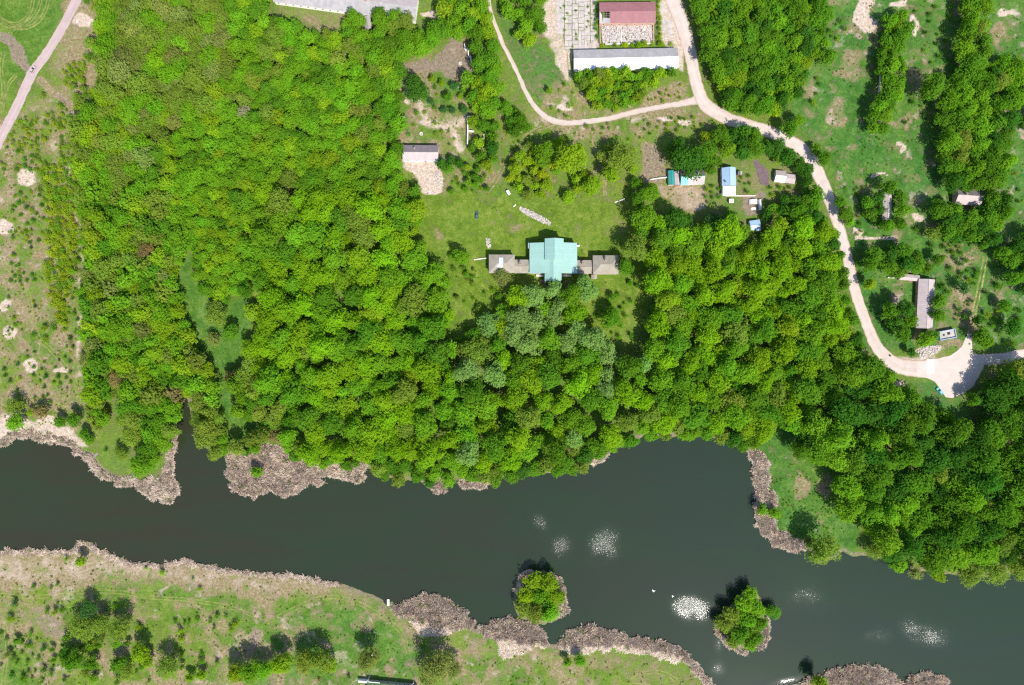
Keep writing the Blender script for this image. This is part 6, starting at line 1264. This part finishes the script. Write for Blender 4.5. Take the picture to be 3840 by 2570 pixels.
for (n, poly, tints) in ((1700, [(0, 2110), (420, 2110), (1000, 2180), (1400, 2260), (1700, 2400), (2100, 2450), (2560, 2490), (2660, 2590), (0, 2590)], ['mid', 'olive', 'dark', 'brown', 'olive']),
                         (1000, [(-20, 420), (290, 420), (300, 1600), (-20, 1600)], ['mid', 'olive', 'lime', 'brown', 'yellow']), (1600, [(2990, 0), (3860, 0), (3860, 1320), (3320, 1300), (3140, 640)], ['dark', 'mid', 'olive', 'brown']),
                         (900, [(1500, 220), (1880, 440), (2600, 420), (2660, 760), (1600, 740)], ['mid', 'olive', 'lime']), (500, [(2860, 1690), (3150, 1800), (3180, 2060), (2900, 2010)], ['mid', 'dark', 'olive']), (140, [(1600, 760), (2400, 800), (2400, 1250), (1720, 1260)], ['mid', 'olive', 'lime'])):
    lo, hi = np.min(poly, 0), np.max(poly, 0); c = rng.uniform(lo, hi, (n * 2, 2)); c = c[in_poly(c, poly)]
    c = c[fbm(c[:, 0] / 35, c[:, 1] / 35, 3) > rng.uniform(0.38, 0.58, len(c))][:int(n * 0.75)]
    for u, v in c:
        if not blocked(u, v, 2.0): WEED.append(dict(u=u, v=v, r=rng.uniform(1.4, 4.2), cls='bush', tint=np.array(T[tints[rng.integers(len(tints))]]) * rng.uniform(0.8, 1.3), zs=rng.uniform(0.3, 0.65)))
mass('weeds', WEED, 'low tufts of weeds and coarse grass over the meadows')
print('trees', len(trees), 'own', len(t_own), 'bushes', len(bushes), 'own', len(b_own))

# ------------------------------------------------------------------ reed beds
def reeds(label, poly, dens, hmin=1.2, hmax=2.2, tone=0.5, lean=1.5, keep_out=None):
    pw = np.array(poly, float); lo, hi = pw.min(0), pw.max(0)
    n = int(np.prod(hi - lo) * S * S * dens); c = rng.uniform(lo, hi, (n, 2))
    wv = c + np.column_stack([fbm(c[:, 0] / 18, c[:, 1] / 18, 3) - 0.5, fbm(c[:, 0] / 18 + 50, c[:, 1] / 18, 3) - 0.5]) * 22
    c = c[in_poly(wv, poly)]; n = len(c)
    if not n: return
    x = (c[:, 0] - CU) * S; y = (CV - c[:, 1]) * S; clump = fbm(c[:, 0] / 9, c[:, 1] / 9, 3)
    k = 7; X = np.repeat(x, k) + rng.normal(0, 0.14, n * k); Y = np.repeat(y, k) + rng.normal(0, 0.14, n * k); cl = np.repeat(clump, k)
    hgt = rng.uniform(hmin, hmax, n * k) * (0.6 + 0.8 * cl); a = np.repeat(fbm(c[:, 0] / 30 + 7, c[:, 1] / 30 + 3, 2) * 9.0 + 0.6, k) + rng.normal(0, 0.55, n * k); ln = rng.uniform(0.15, lean, n * k) * hgt; w_ = rng.uniform(0.04, 0.10, n * k)
    flat = rng.random(n * k) < 0.72; ln = np.where(flat, rng.uniform(1.0, 2.4, n * k), ln * 0.8); hgt = np.where(flat, rng.uniform(-0.2, 0.6, n * k), hgt * 0.8)
    ca, sa = np.cos(a), np.sin(a); z0 = np.where(flat, hgt - 0.1, -0.5)
    v = np.stack([np.column_stack([X - sa * w_, Y + ca * w_, z0]), np.column_stack([X + sa * w_, Y - ca * w_, z0]), np.column_stack([X + ca * ln + sa * w_ * 1.6, Y + sa * ln - ca * w_ * 1.6, hgt]), np.column_stack([X + ca * ln - sa * w_ * 1.6, Y + sa * ln + ca * w_ * 1.6, hgt - 0.03])], 1)
    m = fast_mesh('reed_bed', v.reshape(-1, 3), np.arange(n * k * 4).reshape(-1, 4), M['reed'])
    tn = np.clip(tone + (cl - 0.5) * 1.1 + rng.normal(0, 0.18, n * k), 0, 1)
    at = m.attributes.new('tone', 'FLOAT', 'POINT'); at.data.foreach_set('value', np.repeat(tn, 4).astype(np.float32))
    tag(link(bpy.data.objects.new('reed_bed', m)), label, kind='stuff')
def shore_band(pts, w_in, w_out, up=True):
    q = np.array(pts, float); d = np.gradient(q, axis=0); d /= np.linalg.norm(d, axis=1)[:, None]; nr = np.column_stack([d[:, 1], -d[:, 0]])
    return [tuple(a) for a in np.concatenate([q + nr * w_out, (q - nr * w_in)[::-1]])]
reeds('pale reed spit at the tip of the west peninsula', [(500, 1792), (545, 1800), (600, 1790), (620, 1740), (632, 1700), (650, 1660), (640, 1640), (668, 1640), (650, 1710), (650, 1740), (640, 1770), (645, 1800), (668, 1838), (656, 1868), (630, 1884), (598, 1868), (540, 1856), (515, 1822)], 7, tone=0.62)
reeds('thin reed fringe along the west bank', shore_band([(0, 1660), (40, 1630), (95, 1618), (190, 1646), (235, 1643), (275, 1665), (305, 1698), (350, 1722), (362, 1748), (405, 1785), (445, 1806), (495, 1800)], 14, 6), 6, tone=0.55)
reeds('round pinkish reed bed below the park corner', [(880, 1690), (930, 1680), (990, 1665), (1040, 1680), (1090, 1700), (1130, 1725), (1180, 1735), (1200, 1770), (1190, 1792), (1215, 1815), (1206, 1832), (1160, 1808), (1130, 1836), (1090, 1854), (1050, 1854), (1000, 1836), (975, 1856), (945, 1870), (900, 1856), (862, 1824), (848, 1760), (858, 1715)], 6, tone=0.48)
reeds('ragged reed fringe right of the round reed bed', [(1190, 1742), (1260, 1738), (1330, 1735), (1370, 1740), (1362, 1790), (1340, 1806), (1300, 1790), (1240, 1778), (1200, 1790)], 6, tone=0.66)
reeds('pinkish reed tuft between shore trees', [(1615, 1800), (1665, 1800), (1668, 1838), (1640, 1848), (1612, 1842)], 8, tone=0.45)
reeds('short reed fringe under the shore trees', shore_band([(1715, 1806), (1770, 1818), (1832, 1808), (1870, 1792)], 10, 6), 6, tone=0.6)
reeds('pale reed patch below the brown leaved shore trees', [(2225, 1740), (2258, 1700), (2284, 1690), (2276, 1712), (2250, 1735)], 9, tone=0.85)
reeds('long upright reed bed on the east shore', [(2785, 1684), (2830, 1690), (2862, 1700), (2876, 1740), (2878, 1800), (2896, 1850), (2905, 1900), (2900, 1960), (2920, 1985), (2960, 2000), (3005, 2035), (3015, 2058), (2970, 2068), (2918, 2056), (2885, 2026), (2842, 1984), (2832, 1920), (2838, 1840), (2818, 1780), (2818, 1730), (2808, 1704)], 7, tone=0.55)
reeds('pale dry reed band along the south bank', shore_band([(0, 2068), (130, 2068), (250, 2068), (280, 2058), (308, 2040), (332, 2032), (360, 2058), (410, 2088), (480, 2108), (590, 2118), (700, 2108), (800, 2128), (920, 2148), (1000, 2156), (1110, 2158), (1200, 2181), (1270, 2188)], 9, 5), 3.2, 0.7, 1.4, tone=0.5)
reeds('brown reed headland left of the south bank dip', [(1470, 2262), (1500, 2270), (1540, 2248), (1600, 2228), (1650, 2235), (1700, 2262), (1745, 2290), (1776, 2328), (1770, 2350), (1700, 2352), (1620, 2345), (1540, 2320), (1490, 2300)], 7, tone=0.40)
reeds('pale trampled reeds below the brown headland', [(1540, 2322), (1620, 2347), (1700, 2352), (1680, 2375), (1600, 2385), (1560, 2360)], 5, 0.5, 1.0, tone=0.8)
reeds('brown reed bed opposite the round island', [(1790, 2362), (1850, 2330), (1900, 2312), (1940, 2320), (1990, 2340), (2025, 2365), (2062, 2415), (2000, 2412), (1900, 2402), (1820, 2385)], 7, tone=0.38)
reeds('pale fallen reeds below the round island', [(1860, 2398), (1960, 2410), (2060, 2418), (2000, 2430), (1930, 2450), (1880, 2470), (1870, 2430)], 5, 0.5, 1.0, tone=0.8)
reeds('long reed bed along the lower river edge', [(2086, 2420), (2110, 2386), (2170, 2354), (2230, 2348), (2290, 2364), (2370, 2390), (2420, 2390), (2500, 2414), (2564, 2436), (2594, 2466), (2560, 2470), (2500, 2445), (2400, 2425), (2300, 2412), (2200, 2425), (2150, 2430)], 7, tone=0.45)
reeds('pale reed edge behind the long lower bed', [(2090, 2424), (2200, 2427), (2300, 2414), (2400, 2428), (2500, 2448), (2560, 2470), (2520, 2480), (2460, 2462), (2380, 2445), (2280, 2432), (2220, 2440), (2180, 2455), (2110, 2440)], 5, 0.5, 1.1, tone=0.85)
reeds('narrow reed edge running off the lower picture border', shore_band([(2575, 2455), (2600, 2480), (2625, 2508), (2655, 2548), (2690, 2600)], 16, 6), 7, tone=0.62)
reeds('brown reed island at the lower right', [(2990, 2566), (3050, 2540), (3110, 2518), (3170, 2502), (3240, 2492), (3300, 2503), (3342, 2537), (3385, 2566), (3400, 2600), (3000, 2620)], 6, tone=0.42)
reeds('second brown reed mound at the lower right', [(3385, 2566), (3402, 2550), (3442, 2530), (3490, 2525), (3532, 2546), (3568, 2580), (3500, 2620), (3400, 2610)], 7, tone=0.42)
reeds('curved reed rim on the round wooded island', [(1930, 2210), (1945, 2170), (1985, 2142), (2010, 2138), (2008, 2152), (1975, 2168), (1952, 2195), (1945, 2215)], 10, tone=0.7)
reeds('thin reed rim on the right of the round island', shore_band([(2060, 2150), (2095, 2175), (2120, 2225), (2118, 2280), (2100, 2310)], 6, 8), 8, tone=0.6)
reeds('pinkish reed corner of the pointed wooded island', [(2866, 2300), (2880, 2330), (2884, 2380), (2872, 2415), (2845, 2430), (2840, 2400), (2855, 2370), (2866, 2340)], 9, tone=0.5)
reeds('reed fringe below the pointed island', shore_band([(2690, 2350), (2720, 2402), (2760, 2432), (2800, 2442)], 6, 6), 8, tone=0.55)
